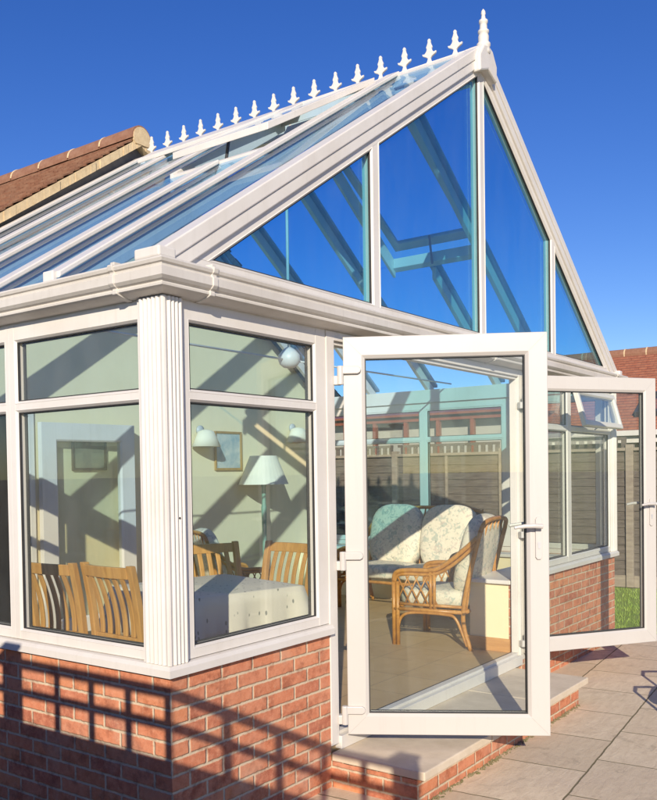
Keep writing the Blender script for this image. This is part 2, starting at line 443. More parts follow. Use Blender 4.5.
# ------------------------------------------------------------------ ground
MB().add([(-400, -400, G - .03), (400, -400, G - .03), (400, 400, G - .03), (-400, 400, G - .03)], [(0, 1, 2, 3)]).build('ground', M['soil_ground'])
tag(bpy.data.objects['ground'], kind='structure')
o = MB().box((-14, -12, G - .08), (6.22, 3.2, G)).build('patio', M['paving']); tag(o, kind='structure')
o = MB().box((6.22, -12, G - .10), (13.2, 22, G - .012)).build('lawn', M['grass']); tag(o, kind='structure')
gb = MB()
for i in range(9000):
    x = random.uniform(6.24, 9.4); y = random.uniform(-1.8, 2.4); a = random.uniform(0, 6.28); h = random.uniform(.02, .05); w = .0035
    dx, dy = math.cos(a) * w, math.sin(a) * w; lx, ly = random.uniform(-.02, .02), random.uniform(-.02, .02)
    gb.add([(x - dx, y - dy, G - .014), (x + dx, y + dy, G - .014), (x + lx, y + ly, G - .012 + h)], [(0, 1, 2)])
tag(gb.build('grass', M['grassblade']), 'short green grass blades on the lawn beyond the patio', 'grass', kind='stuff')

# ------------------------------------------------------------------ CONSERVATORY
con = empty('conservatory', (0, 0, G), 'white framed glass conservatory with gable front, brick base and open french doors', 'conservatory')
# dwarf walls
b = MB()
b.prism([(0, 0), (1.126, 0), (1.126, .28), (.28, .28), (.28, D), (0, D)], G - .05, SILL, lambda u, v, w: Vector((u, v, w)))
b.build('dwarf_wall', M['brick'], con)
b = MB(); XJ = 3.55
b.prism([(XJ + .03, 0), (W, 0), (W, D), (W - .10, D), (W - .10, .1), (XJ + .03, .1)], G - .05, SILL, lambda u, v, w: Vector((u, v, w)))
dw2 = b.build('dwarf_wall', M['brick'], con)
b = MB(); b.prism([(XJ + .033, .1), (W - .1, .1), (W - .1, D), (W - .30, D), (W - .30, .42), (XJ + .033, .42)], FL, SILL - .035, lambda u, v, w: Vector((u, v, w)))
b.build('inner_wall', M['plaster'], con)
b = MB(); b.prism([(XJ + .0, .075), (W - .07, .075), (W - .07, D), (W - .33, D), (W - .33, .46), (XJ + .0, .46)], SILL - .033, SILL - .002, lambda u, v, w: Vector((u, v, w)))
b.build('window_board', M['upvc'], con, bevel=.006)
b = MB(); b.box((XJ + .018, .09, FL + .001), (XJ + .031, .425, FL + .10)).box((XJ + .018, .421, FL + .001), (W - .31, .436, FL + .10)).build('skirting_board', M['skirting'], con)
# floor
MB().box((.02, .02, FL - .12), (W - .02, D, FL)).build('floor', M['tile'], con)

# sills
b = MB()
pr = [(-.035, SILL), (-.035, SILL + .03), (-.02, SILL + .045), (.05, SILL + .05), (.05, SILL)]
def sweep(mb, prof, path):
    """prof (outward offset negative = out). path list of functions giving xy for offset d"""
    k = len(prof); vs = []; 
    for pt in path:
        for d, z in prof:
            x, y = pt(d); vs.append((x, y, z))
    fs = []
    n = len(path)
    for i in range(n - 1):
        for j in range(k):
            l = (j + 1) % k
            fs.append((i * k + j, i * k + l, (i + 1) * k + l, (i + 1) * k + j))
    fs.append(tuple(range(k))[::-1]); fs.append(tuple((n - 1) * k + j for j in range(k)))
    mb.add(vs, fs)
sweep(b, pr, [lambda d: (d, D), lambda d: (d, d), lambda d: (1.126, d)])
b.build('window_sill', M['upvc'], con)
b = MB(); sweep(b, pr, [lambda d: (XJ + .09, d), lambda d: (W - d, d), lambda d: (W - d, D)])
b.build('window_sill', M['upvc'], con)

# windows -------------------------------------------------------------
PROF = lambda w: [(0, .062), (0, 0), (w - .016, 0), (w - .004, .012), (w - .004, .062)]
def window(fr, u0, u1, name='window', z0=SILL + .05, z1=2.03, transom=True, wl=.055, wr=.055, frame_out=0, mat='wall_glass'):
    """frame between u0..u1 (frame's own coordinates), a big lower and a small upper light"""
    f = MB()
    z_top = ZT; lights = []
    if transom:
        lights = [(u0 + wl, ZB, u1 - wr, ZT1), (u0 + wl, ZT2, u1 - wr, z_top)]
    else: lights = [(u0 + wl, ZB, u1 - wr, z_top)]
    # members: stiles, head, bottom rail, transom butted together
    f.prism(rect(u0, z0, u0 + wl - .014, z1), 0, .065, fr); f.prism(rect(u1 - wr + .014, z0, u1, z1), 0, .065, fr)
    f.prism(rect(u0 + wl - .014, z0, u1 - wr + .014, ZB - .014), .001, .064, fr)
    f.prism(rect(u0 + wl - .014, z_top + .014, u1 - wr + .014, z1), .001, .064, fr)
    if transom: f.prism(rect(u0 + wl - .014, ZT1 + .014, u1 - wr + .014, ZT2 - .014), .001, .064, fr)
    for l in lights:  # chamfered glazing bead around each light
        f.ring(inset(rect(*l), -.0155), [(0, .058), (0, .0015), (.004, -.001), (.0155, .012), (.0155, .058)], fr)
    o = f.build(name, M['upvc'], con, bevel=.0015)
    for l in lights:
        p = MB(); p.prism(inset(rect(*l), -.006), .022, .040, fr); p.build('pane', M[mat], o)
        g_ = MB(); g_.ring(inset(rect(*l), -.001), [(0, .0215), (0, .010), (.0045, .010), (.0045, .0215)], fr)
        g_.ring(inset(rect(*l), -.001), [(0, .056), (0, .0405), (.006, .0405), (.006, .056)], fr); g_.build('gasket', M['gasket'], o)
    return o
# front left panel
window(FRONT, .10, 1.126, wl=.055, wr=.098)
# left wall
ys = [.10, 1.05, 1.99, 2.93, D]
for i in range(4):
    window(LEFT, -ys[i + 1], -ys[i], wl=.0525 if i < 3 else .05, wr=.044 if i == 0 else .0)if False else window(LEFT, -ys[i + 1] + .0, -ys[i] - .0, wl=.053, wr=.045)
# right wall (seen through the room), frame mirrored
RIGHT = lambda u, v, w: Vector((W - w, u, v))
for i in range(4):
    window(RIGHT, ys[i] if i else .10, ys[i + 1], wl=.05, wr=.05)
# front right panel: fixed light + light with opening fanlight
window(FRONT, XJ + .09, 4.60, wl=.05, wr=.05)
o = window(FRONT, 4.60, W - .09, wl=.05, wr=.05)
# replace its upper pane by an open fanlight
for ch in list(o.children):
    zs = [v.co.z + G for v in ch.data.vertices]
    if ch.name.startswith('pane') and min(zs) > 1.6: bpy.data.objects.remove(ch)
fu0, fu1, fz0, fz1 = 4.64, W - .13, ZT2 - .022, ZT + .022
ang = R(15)
def FAN(u, v, w):
    dv = v - fz1
    return Vector((u, -.012 + w * math.cos(ang) + dv * math.sin(ang), fz1 + dv * math.cos(ang) - w * math.sin(ang)))
f = MB(); f.ring(rect(fu0, fz0, fu1, fz1), [(0, .0), (0, -.034), (.006, -.038), (.038, -.038), (.05, -.026), (.05, 0)], FAN)
fan = f.build('fanlight', M['upvc'], con, bevel=.001)
MB().prism(inset(rect(fu0, fz0, fu1, fz1), .044), -.026, -.008, FAN).build('pane', M['wall_glass'], fan)
h = MB(); h.tube([FAN((fu0 + fu1) / 2, fz0 + .02, .02), (4.9 + .28, -.02, ZT2 - .02)], .006, 6); h.build('window_stay', M['steel'], fan)

# corner posts with fluted covers
def flutes(n, a, c, out):
    """half round reeds between a..c"""
    pts = []; st = (c - a) / n
    for i in range(n):
        for k in range(9):
            t = k / 9; pts.append((a + (i + .06 + .88 * t * 9 / 8) * st, out * .66 + out * .34 * math.sin(math.pi * min(1, t * 9 / 8)) ** .7))
    return pts
def corner_post(sx, x0, fluted=True):
    m = MB()
    # polygon in plan around the outside corner at (0,0), x to the right, y inwards
    lf = [(-o_, y) for y, o_ in flutes(5, .004, .124, .026)]
    fl = [(x, -o_) for x, o_ in flutes(4, .004, .088, .026)]
    lf.sort(key=lambda p: -p[1]) if False else None
    poly = [(.09, .14), (-.012, .14), (-.012, .127)] + lf[::-1] + [(-.024, -.012), (-.021, -.021), (-.012, -.024)] + fl + [(.1, -.010), (.1, .06), (.09, .06)]
    poly = [(x0 + sx * x, y) for x, y in poly]
    if sx < 0: poly = poly[::-1]
    m.prism(poly, SILL + .047, 2.03, lambda u, v, w: Vector((u, v, w)))
    return m.build('corner_post', M['upvc'], con)
cp_ = corner_post(1, 0.0); corner_post(-1, W)
MB().lathe([(.0045, 0), (.0045, .004), (.002, .004)], (0, 0, 0), 10, lambda p: Vector((.046 + p.x, -.0275 + p.z * .5, 1.13 + p.y))).build('screw_hole', M['gasket'], cp_)

# eaves beam + gutter
b = MB(); sweep(b, [(.0, 2.03), (.0, 2.165), (.09, 2.165), (.09, 2.03)], [lambda d: (d, D), lambda d: (d, d), lambda d: (W - d, d), lambda d: (W - d, D)])
b.build('eaves_beam', M['upvc'], con)
gp = [(-.002, 2.160), (-.104, 2.160), (-.108, 2.152), (-.104, 2.140), (-.095, 2.136), (-.094, 2.128), (-.103, 2.120), (-.103, 2.088), (-.092, 2.076), (-.080, 2.070), (-.084, 2.062), (-.083, 2.054), (-.070, 2.048), (-.03, 2.036), (-.002, 2.034)]
b = MB(); sweep(b, gp, [lambda d: (d, D - .05), lambda d: (d, d), lambda d: (W - d, d), lambda d: (W - d, D - .05)])
gut = b.build('gutter', M['gutter'], con)
def bracket(axis, t, wid=.030):
    m = MB(); big = [(d - .006 if d < -.05 else d, z + (.006 if z > 2.15 else (-.005 if z < 2.06 else 0))) for d, z in gp[:-1]] + [(-.004, 2.028)]
    inn = [(d * .9, z) for d, z in big]
    if axis == 'y': path = [lambda d: (d, t - wid / 2), lambda d: (d, t + wid / 2)]
    elif axis == 'x': path = [lambda d: (t - wid / 2, d), lambda d: (t + wid / 2, d)]
    sweep(m, big, path)
    if axis == 'y': m.box((-.098, t - .012, 2.150), (-.06, t + .012, 2.178))
    else: m.box((t - .012, -.098, 2.150), (t + .012, -.06, 2.178))
    return m.build('gutter_bracket', M['gutter'], gut, bevel=.003)
bracket('y', .19); bracket('x', .20); bracket('y', 2.1); bracket('x', 3.0); bracket('x', W - .2); bracket('y', 1.12, .02)

# gable ---------------------------------------------------------------
m1, m3, hw = 1.63, 4.272, .045
polys = [
    [(.311, 2.233), (m1 - hw, 2.233), (m1 - hw, zl(m1 - hw))],
    [(m1 + hw, 2.233), (XC - hw, 2.233), (XC - hw, zl(XC - hw)), (m1 + hw, zl(m1 + hw))],
    [(XC + hw, 2.233), (m3 - hw, 2.233), (m3 - hw, zl(m3 - hw)), (XC + hw, zl(XC + hw))],
    [(m3 + hw, 2.233), (5.509, 2.233), (m3 + hw, zl(m3 + hw))]]
gf = MB()
gf.box((.06, .0, 2.165), (W - .04, .07, 2.219))                                  # bottom rail
for mx, o1 in ((m1, .10), (XC, .09), (m3, .10)):
    gf.box((mx - hw + .014, .001, 2.219), (mx + hw - .014, .069, zl(mx) + (o1 if mx != XC else .06)))
gf.prism([(.05, 2.219), (.297, 2.219), (.297, zl(.297) + .02), (.05, 2.231)], .002, .068, FRONT)
gf.prism([(5.523, 2.219), (W - .02, 2.219), (5.523, zl(5.523) + .02)], .002, .068, FRONT)
gf.prism([(.2636, 2.2195), (XC, zl(XC) + .017), (XC, zl(XC) + .11), (.1205, 2.2195)], .0, .07, FRONT)
gf.prism([(XC, zl(XC) + .017), (5.553, 2.2195), (5.688, 2.2195), (XC, zl(XC) + .11)], .0, .07, FRONT)
gfo = gf.build('gable_frame', M['upvc'], con, bevel=.0015)
bd = MB()
for p in polys: bd.ring(inset(p, -.0155), [(0, .058), (0, -.0005), (.004, -.003), (.0155, .010), (.0155, .058)], FRONT)
bd.build('glazing_bead', M['upvc'], gfo)
for p in polys:
    q = MB(); q.prism(inset(p, -.006), .022, .044, FRONT); q.build('gable_pane', M['gable_glass'], con)
gk = MB()
for p in polys: gk.ring(inset(p, -.001), [(0, .0215), (0, .008), (.004, .008), (.004, .0215)], FRONT)
gk.build('gasket', M['gasket'], gfo)
# front rafters (barge covers), stepped face
XR = 5.80
def rafter(x0, x1, o0, o1, y0, y1, mb):
    mb.prism([(x0, zl(x0) + o0), (x1, zl(x1) + o0), (x1, zl(x1) + o1), (x0, zl(x0) + o1)], y0, y1, FRONT)
e = 1e-4
rf = MB(); rafter(-.03, XC - e, .062, .128, -.017, .072, rf); rafter(-.03, XC - e, .128, .200, -.024, .085, rf)
rf.build('front_rafter', M['upvc'], con, bevel=.006)
rf = MB(); rafter(XC + e, XR + .02, .062, .128, -.017, .072, rf); rafter(XC + e, XR + .02, .128, .200, -.024, .085, rf)
rf.build('front_rafter', M['upvc'], con, bevel=.006)
# rafter foot cap on the left eaves
MB().box((-.075, -.06, 2.17), (.02, .085, 2.215)).build('rafter_foot', M['upvc'], con, bevel=.008)
MB().box((XR - .02, -.06, 2.17), (XR + .05, .085, 2.215)).build('rafter_foot', M['upvc'], con, bevel=.008)
# apex cover
ap = MB(); zt_ = 3.973 - .055
ap.prism([(XC, zt_ + .07), (XC + .13, zt_ + .02), (XC + .135, zt_ + .13), (XC + .07, zt_ + .215), (XC, zt_ + .235), (XC - .07, zt_ + .215), (XC - .135, zt_ + .13), (XC - .13, zt_ + .02)], -.058, .09, FRONT)
ap.build('apex_cover', M['upvc'], con, bevel=.012)

# roof bars -------------------------------------------------------------
OFF = .165        # glass plane above the gable glass line
cl = math.cos(math.atan(SL)); cr_ = math.cos(math.atan(SR))
def LS(u, v, w):   # u along y, v = x run, w up (normal-ish vertical)
    return Vector((v, u, zl(v) + OFF + w))
def RSf(u, v, w): return Vector((v, u, zl(v) + OFF + w))
bars_y = [.66, 1.16, 1.93, 2.66, 3.30]
def bar(y, x0, x1):
    m = MB(); w = .056
    m.prism([(y - w, x0), (y + w, x0), (y + w, x1), (y - w, x1)], .016, .046, LS)
    m.prism([(y - .022, x0 + .05), (y + .022, x0 + .05), (y + .022, x1), (y - .022, x1)], -.11, -.004, LS)
    return m.build('roof_bar', M['upvc'], con, bevel=.006)
VX = 1.62    # vents start here (x) on the left slope
for i, y in enumerate(bars_y):
    bar(y, -.04, (1.60 if i == 1 else XC - .05)) if i != 1 else bar(y, -.04, VX - .05)
    bar(y, XC + .05, XR + .03) if i != 1 else bar(y, 2 * XC - VX + .05, XR + .03)
# bar end caps on the eaves
for y in bars_y[:1]:
    MB().box((-.062, y - .036, zl(-.04) + OFF - .0), (-.036, y + .036, zl(-.04) + OFF + .05)).build('bar_end_cap', M['upvc'], con, bevel=.006)
# roof panes
edges = [.085] + bars_y + [D - .04]
YV0, YV1 = bars_y[0] + .058, 1.52
def pane_roof(y0, y1, x0, x1):
    MB().prism([(y0, x0), (y1, x0), (y1, x1), (y0, x1)], -.003, .015, LS).build('roof_pane', M['roof_glass'], con)
for i in range(len(edges) - 1):
    y0, y1 = edges[i] + (.021 if i == 0 else .001), edges[i + 1] - .001
    if i == 1:
        pane_roof(y0, y1, -.04, VX - .04); pane_roof(y0, y1, 2 * XC - VX + .04, XR + .02)
    elif i == 2:
        pane_roof(y0, y1, -.04, VX - .04); pane_roof(y0, y1, 2 * XC - VX + .04, XR + .02)
        pane_roof(YV1 + .03, y1, VX - .039, XC - .05); pane_roof(YV1 + .03, y1, XC + .05, 2 * XC - VX + .039)
    else:
        pane_roof(y0, y1, -.04, XC - .05); pane_roof(y0, y1, XC + .05, XR + .02)
# roof vents (two, propped open)
def vent(side):
    ya, yb = YV0, YV1
    if side < 0: xa, xb = VX - .04, XC - .2
    else: xa, xb = 2 * XC - VX + .04, XC + .2
    L = abs(xb - xa)
    # fixed kerb
    k = MB()
    k.prism([(ya, xa), (yb, xa), (yb, xa + (.045 if side < 0 else -.045)), (ya, xa + (.045 if side < 0 else -.045))], -.055, .03, LS)
    k.prism([(ya, xb), (yb, xb), (yb, xb - (.05 if side < 0 else -.05)), (ya, xb - (.05 if side < 0 else -.05))], -.055, .03, LS)
    k.prism([(yb, min(xa, xb)), (yb + .028, min(xa, xb)), (yb + .028, max(xa, xb)), (yb, max(xa, xb))], -.10, .045, LS)
    ker = k.build('roof_vent', M['upvc'], con, bevel=.004)
    # sash hinged at the ridge end, lifted at the lower edge
    lift = .10
    def V(u, v, w):
        t = abs(v - xb) / L
        return Vector((v, u, zl(v) + OFF + .032 + w + lift * t))
    poly = [(ya, min(xa, xb)), (yb, min(xa, xb)), (yb, max(xa, xb)), (ya, max(xa, xb))]
    r = MB(); r.ring(poly, [(0, 0), (0, .045), (.060, .045), (.07, .03), (.07, 0)], V)
    s = r.build('vent_sash', M['upvc'], ker, bevel=.004)
    q = MB(); q.prism(inset(poly, .07), .012, .030, V); q.build('vent_pane', M['roof_glass'], s)
    st = MB(); ym = (ya + yb) / 2
    st.tube([V(ym, xa + (.1 if side < 0 else -.1), .0), LS(ym, xa + (.05 if side < 0 else -.05), -.08)], .011, 6)
    st.build('vent_opener', M['dark_metal'], ker)
vent(-1); vent(1)
pane_roof(YV0, YV1, XC - .198, XC - .05); pane_roof(YV0, YV1, XC + .05, XC + .198)
MB().prism([(1.30, 2.56), (2.92, 2.56), (2.92, 2.74), (1.30, 2.74)], .048, .085, LS).build('ridge_apron', M['upvc'], con, bevel=.008)

# ridge with cresting
b = MB()
b.box((XC - .075, -.02, 4.03), (XC + .075, D - .15, 4.105)); b.prism([(XC - .075, 4.105), (XC + .075, 4.105), (XC + .03, 4.145), (XC - .03, 4.145)], -.02, D - .15, lambda u, v, w: Vector((u, w, v)))
b.box((XC - .012, -.02, 4.145), (XC + .012, D - .2, 4.163))
rdg = b.build('ridge', M['upvc'], con, bevel=.003)
MB().box((XC - .05, .09, 3.93), (XC + .05, D, 4.029)).build('ridge_beam', M['upvc'], con)
def crest():
    m = MB()
    prof = [(-.030, 0), (.030, 0), (.016, .018), (.010, .036), (.020, .046), (.050, .062), (.056, .078), (.036, .074), (.024, .086), (.018, .100), (.024, .116), (.015, .134), (.010, .150), (.012, .160), (.006, .172),
            (-.006, .172), (-.012, .160), (-.010, .150), (-.015, .134), (-.024, .116), (-.018, .100), (-.024, .086), (-.036, .074), (-.056, .078), (-.050, .062), (-.020, .046), (-.010, .036), (-.016, .018)]
    m.prism(prof, -.009, .009, lambda u, v, w: Vector((XC + w, .19 + u, 4.155 + v)))
    return m.build('cresting_finial', M['upvc'], rdg, bevel=.004)
cf = crest()
for k in range(1, 16):
    c = cf.copy(); COL.objects.link(c); c.parent = rdg; c.location = (0, .2 * k, 0)
MB().lathe([(.042, 0), (.046, .02), (.040, .045), (.046, .055), (.046, .072), (.034, .084), (.036, .12), (.030, .14), (.037, .146), (.037, .160), (.026, .168), (.024, .205), (.030, .212), (.030, .228), (.016, .238), (.012, .262), (.016, .272), (.013, .290), (.003, .305)], (XC, -.02, 4.095), 16).build('end_finial', M['upvc'], rdg, smooth=True)

# tie bar
MB().tube([(.05, 1.66, 2.21), (2.9, 1.66, 2.2)], .008, 8).tube([(3.0, 1.66, 2.2), (W - .05, 1.66, 2.21)], .008, 8).build('tie_bar', M['upvc'], con, smooth=True)

# door frame ------------------------------------------------------------
b = MB()
b.box((1.127, -.006, -.10), (1.195, .07, 2.03)); b.box((XJ, -.006, -.10), (XJ + .088, .07, 2.03)); b.box((1.195, -.005, 1.985), (XJ, .07, 2.03))
b.box((1.21, .01, 1.965), (XJ - .015, .06, 1.985)); b.box((1.195, .012, -.045), (1.212, .06, 1.985)); b.box((XJ - .017, .012, -.045), (XJ, .06, 1.985))
b.box((1.195, -.02, -.13), (XJ, .075, -.062)); b.box((1.212, .012, -.062), (XJ - .017, .06, -.045))
df = b.build('door_frame', M['upvc'], con, bevel=.002)
MB().box((1.213, .0605, -.061), (XJ - .018, .072, -.046)).build('gasket', M['gasket'], df)

def door_leaf(h, ehd, z0, z1, handle_side, flip=1):
    """h hinge point, e free end (plan). visible face lies on the line"""
    hx, hy = h; ex, ey = ehd
    d = Vector((ex - hx, ey - hy, 0)); L = d.length; d.normalize()
    n = Vector((d.y, -d.x, 0)) * flip        # towards the viewer
    def F(u, v, w): return Vector((hx, hy, 0)) + d * u - n * w + Vector((0, 0, v))
    T = .064
    f = MB(); poly = rect(0, z0, L, z1); wd = .112
    f.ring(poly, [(0, T), (0, .003), (.003, 0), (wd - .018, 0), (wd, .012), (wd, T - .012), (wd - .018, T), (.003, T)], F)
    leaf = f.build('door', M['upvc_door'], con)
    MB().prism(inset(poly, wd - .008), .022, .044, F).build('door_pane', M['door_glass'], leaf)
    g_ = MB(); gp_ = inset(poly, wd - .001)
    g_.ring(gp_, [(0, .0215), (0, .009), (.0055, .009), (.0055, .0215)], F); g_.ring(gp_, [(0, T - .009), (0, .0445), (.0055, .0445), (.0055, T - .009)], F)
    g_.build('gasket', M['gasket'], leaf)
    for (u, v, du, dv) in ((0, z0, 1, 1), (L, z0, -1, 1), (L, z1, -1, -1), (0, z1, 1, -1)):
        q = wd - .02; e_ = .0007
        ws = MB(); ws.prism([(u + du * (.004 + e_), v + dv * (.004 - e_)), (u + du * (q + e_), v + dv * (q - e_)), (u + du * (q - e_), v + dv * (q + e_)), (u + du * (.004 - e_), v + dv * (.004 + e_))], -.0005, .001, F)
        ws.build('weld_seam', M['seam'], leaf)
    # lever handles on both faces
    hm = MB(); uh = L - .052; zh = z0 + 1.075
    for sgn, w0 in ((-1, 0), (1, T)):
        wv = lambda t: w0 + sgn * t
        def plate(a, c, u0, u1, v0, v1):
            hm.prism([(u0, v0 + .012), (u0 + .008, v0), (u1 - .008, v0), (u1, v0 + .012), (u1, v1 - .012), (u1 - .008, v1), (u0 + .008, v1), (u0, v1 - .012)], wv(a), wv(c), F)
        plate(-.001, .011, uh - .017, uh + .017, zh - .17, zh + .045)
        hm.tube([F(uh, zh, wv(.008)), F(uh, zh, wv(.05))], .011, 10)
        hm.tube([F(uh + .012, zh, wv(.05)), F(uh - .03, zh + .003, wv(.054)), F(uh - .075, zh + .002, wv(.055)), F(uh - .13, zh - .006, wv(.054))], [.0125, .0125, .011, .008], 10)
    hd = hm.build('handle', M['upvc_door'], leaf, bevel=.002)
    for sgn, w0 in ((-1, 0), (1, T)):
        kh = MB(); kh.prism([(uh - .006, zh - .115), (uh + .006, zh - .115), (uh + .006, zh - .098), (uh + .009, zh - .09), (uh + .006, zh - .081), (uh - .006, zh - .081), (uh - .009, zh - .09), (uh - .006, zh - .098)], w0 + sgn * .006, w0 + sgn * .0135, F)
        kh.build('lock_cylinder', M['steel'], leaf)
    for zz in (z0 + .13, z0 + .93, z1 - .17):
        k = MB()
        k.prism([(-.012, zz - .020), (.075, zz - .020), (.088, zz - .012), (.092, zz), (.088, zz + .012), (.075, zz + .020), (-.012, zz + .020)], -.020, .001, F)
        k.tube([F(-.014, zz - .075, -.010), F(-.014, zz + .022, -.010)], .017, 10)
        k.prism(rect(-.05, zz - .075, -.012, zz - .028), -.012, .030, F)
        k.build('hinge', M['upvc_door'], leaf, bevel=.004)
    return leaf, F, L
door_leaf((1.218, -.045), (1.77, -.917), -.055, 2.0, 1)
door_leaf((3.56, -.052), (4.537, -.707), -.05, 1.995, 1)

# ------------------------------------------------------------------ door step
stp = empty('door_step', (1.09, -.52, G), 'low brick step with pale stone slab tread below the open doors', 'step')
MB().box((1.129, -.50, G - .02), (3.36, .09, -.178)).build('brick_riser', M['brick'], stp)
sb = MB(); xs = [1.128, 1.88, 2.66, 3.43]
for i in range(3): sb.box((xs[i] + (.002 if i else 0), -.545 + random.uniform(-.004, .004), -.176), (xs[i + 1] - .002, -.002, -.132))
sb.build('slab', M['slab'], stp, bevel=.006)

ms = MB()
for i in range(420):
    x = random.uniform(1.15, 3.36); y = -.502 - abs(random.gauss(0, .014)); r_ = random.uniform(.004, .014); hh = random.uniform(.003, .012)
    n_ = 6; ms.add([(x + r_ * random.uniform(.6, 1.2) * math.cos(q), y + r_ * random.uniform(.4, .9) * math.sin(q), G + .0005) for q in [6.283 * k / n_ for k in range(n_)]] + [(x, y, G + hh)], [(k, (k + 1) % n_, n_) for k in range(n_)])
tag(ms.build('moss', M['moss']), 'greenish brown moss and grit along the foot of the brick step', 'moss', kind='stuff')
# ------------------------------------------------------------------ HOUSE
hou = empty('bungalow', (XC, 8, G), 'cream walled bungalow with red tiled gable roof behind the conservatory', 'house')
HS = .69; HZ = 4.375
def zh(x): return HZ - HS * abs(x - XC)
HX0, HX1 = -.05, 2 * XC + .05
# wall with doorway opening into a dim room
DX0, DX1, DZ = .98, 1.84, 1.80
w_ = MB()
gabl = lambda x: zh(x) - .13
w_.prism([(HX0 + .15, G), (DX0, G), (DX0, gabl(DX0)), (HX0 + .15, gabl(HX0 + .15))], D, D + .25, FRONT)
w_.prism([(DX1, G), (HX1 - .15, G), (HX1 - .15, gabl(HX1 - .15)), (XC, gabl(XC)), (DX1, gabl(DX1))], D, D + .25, FRONT)
w_.prism([(DX0, DZ), (DX1, DZ), (DX1, gabl(DX1)), (DX0, gabl(DX0))], D, D + .25, FRONT)
w_.build('gable_wall', M['plaster'], hou)
r_ = MB()
r_.box((HX0 + .15, D + .25, G), (HX0 + .4, 10, 2.2)); r_.box((HX1 - .4, D + .25, G), (HX1 - .15, 10, 2.2)); r_.box((HX0 + .4, 9.8, G), (HX1 - .4, 10, 2.2))
r_.box((HX0 + .4, 6.2, FL), (HX1 - .4, 6.3, 2.2)); r_.box((HX0 + .4, D + .25, 2.2), (HX1 - .4, 9.8, 2.3)); r_.box((HX0 + .4, D + .25, FL - .1), (HX1 - .4, 9.8, FL))
r_.build('room_walls', M['dark_room'], hou)
# doorway trim
t_ = MB(); t_.box((DX0 - .07, D - .018, FL), (DX0, D + .26, DZ + .07)); t_.box((DX1, D - .018, FL), (DX1 + .05, D + .26, DZ + .07)); t_.box((DX0, D - .018, DZ), (DX1, D + .26, DZ + .07))
t_.build('doorway_frame', M['upvc'], hou, bevel=.003)
# white glazed door folded back flat against the wall
fx0, fx1, fy = 1.91, 2.87, D - .085
F2 = lambda u, v, w: Vector((u, fy + w - (u - fx0) * .05, v))
dl = MB(); dl.ring(rect(fx0, FL + .015, fx1, 1.755), [(0, .05), (0, 0), (.14, 0), (.155, .01), (.155, .05)], F2)
dlo = dl.build('house_door', M['upvc'], hou, bevel=.002)
MB().prism(inset(rect(fx0, FL + .015, fx1, 1.755), .15), .018, .034, F2).build('door_pane', M['wall_glass'], dlo)
# roof courses
def roof(side):
    m = MB(); n = int(4.6 / .1); ca = math.atan(HS)
    y0, y1 = D - .168, 10.4
    steps = []
    for k in range(46):
        s0 = .03 + k * .082
        xa, xb = XC + side * s0, XC + side * (s0 + .098)
        if abs(xb - XC) > 3.25: break
        za, zb = zh(xa) + .0, zh(xb) + .016
        jit = random.uniform(-.012, .012)
        q = [(xa, y0 + jit, za), (xa, y1, za), (xb, y1, zb), (xb, y0 + jit, zb), (xa, y0 + jit, za - .014), (xa, y1, za - .014), (xb, y1, zb - .014), (xb, y0 + jit, zb - .014)]
        m.add(q, [(0, 1, 2, 3), (7, 6, 5, 4), (0, 3, 7, 4), (1, 5, 6, 2), (2, 6, 7, 3), (0, 4, 5, 1)])
    uvf = lambda p, nn: (p.y + (.085 if int((abs(p.x - XC) - .03) / .082) % 2 else 0), abs(p.x - XC) / .82)
    return m.build('roof', M['rooftile'], hou, uvf=uvf)
ro = roof(-1); ro2 = roof(1)
# verge mortar bedding and undercloak, lead flashing below it
vg = MB()
for side in (-1, 1):
    pts = []
    n = 60
    for k in range(n):
        xa, xb = XC + side * 3.2 * k / n, XC + side * 3.2 * (k + 1) / n
        j0 = random.uniform(-.006, .006)
        vg.prism([(xa, zh(xa) - .098), (xb, zh(xb) - .098), (xb, zh(xb) - .020), (xa, zh(xa) - .020)] if side > 0 else [(xb, zh(xb) - .098), (xa, zh(xa) - .098), (xa, zh(xa) - .020), (xb, zh(xb) - .020)], D - .178 + j0, D + .1, FRONT)
vg.build('verge_mortar', M['mortar'], ro)
ld = MB()
ld.prism([(HX0 + .1, zh(HX0 + .1) - .21), (XC, zh(XC) - .21), (XC, zh(XC) - .10), (HX0 + .1, zh(HX0 + .1) - .10)], D - .10, D - .002, FRONT)
ld.prism([(XC, zh(XC) - .21), (HX1 - .1, zh(HX1 - .1) - .21), (HX1 - .1, zh(HX1 - .1) - .10), (XC, zh(XC) - .10)], D - .10, D - .002, FRONT)
ld.build('lead_flashing', M['lead'], hou)
# ridge tiles (half round) with mortar joints
def ridge_tile(y, L=.44):
    m = MB(); seg = 12; vs = []
    for yy in (y, y + L):
        for r in (.115, .095):
            for k in range(seg + 1):
                a = math.pi * k / seg - .12 + .24 * (k / seg) * 0
                a = -.15 + (math.pi + .30) * k / seg
                vs.append((XC + r * math.cos(a), yy, HZ - .035 + r * math.sin(a)))
    n = seg + 1; fs = []
    for k in range(seg):
        fs += [(k, k + 1, 2 * n + k + 1, 2 * n + k), (n + k + 1, n + k, 3 * n + k, 3 * n + k + 1), (k + 1, k, n + k, n + k + 1), (2 * n + k, 2 * n + k + 1, 3 * n + k + 1, 3 * n + k)]
    m.add(vs, fs); return m
rt = None
for k in range(15):
    y = D - .18 + k * .455
    if rt is None:
        rt = ridge_tile(y).build('ridge_tile', M['ridgetile'], ro, smooth=False)
    else:
        c = rt.copy(); COL.objects.link(c); c.parent = ro; c.location = (0, .455 * k, random.uniform(-.004, .004))
mj = MB(); y = D - .18
mj.tube([(XC + .104 * math.cos(a), y - .0075, HZ - .035 + .104 * math.sin(a)) for a in [math.pi * q / 14 for q in range(15)]], .0155, 6)
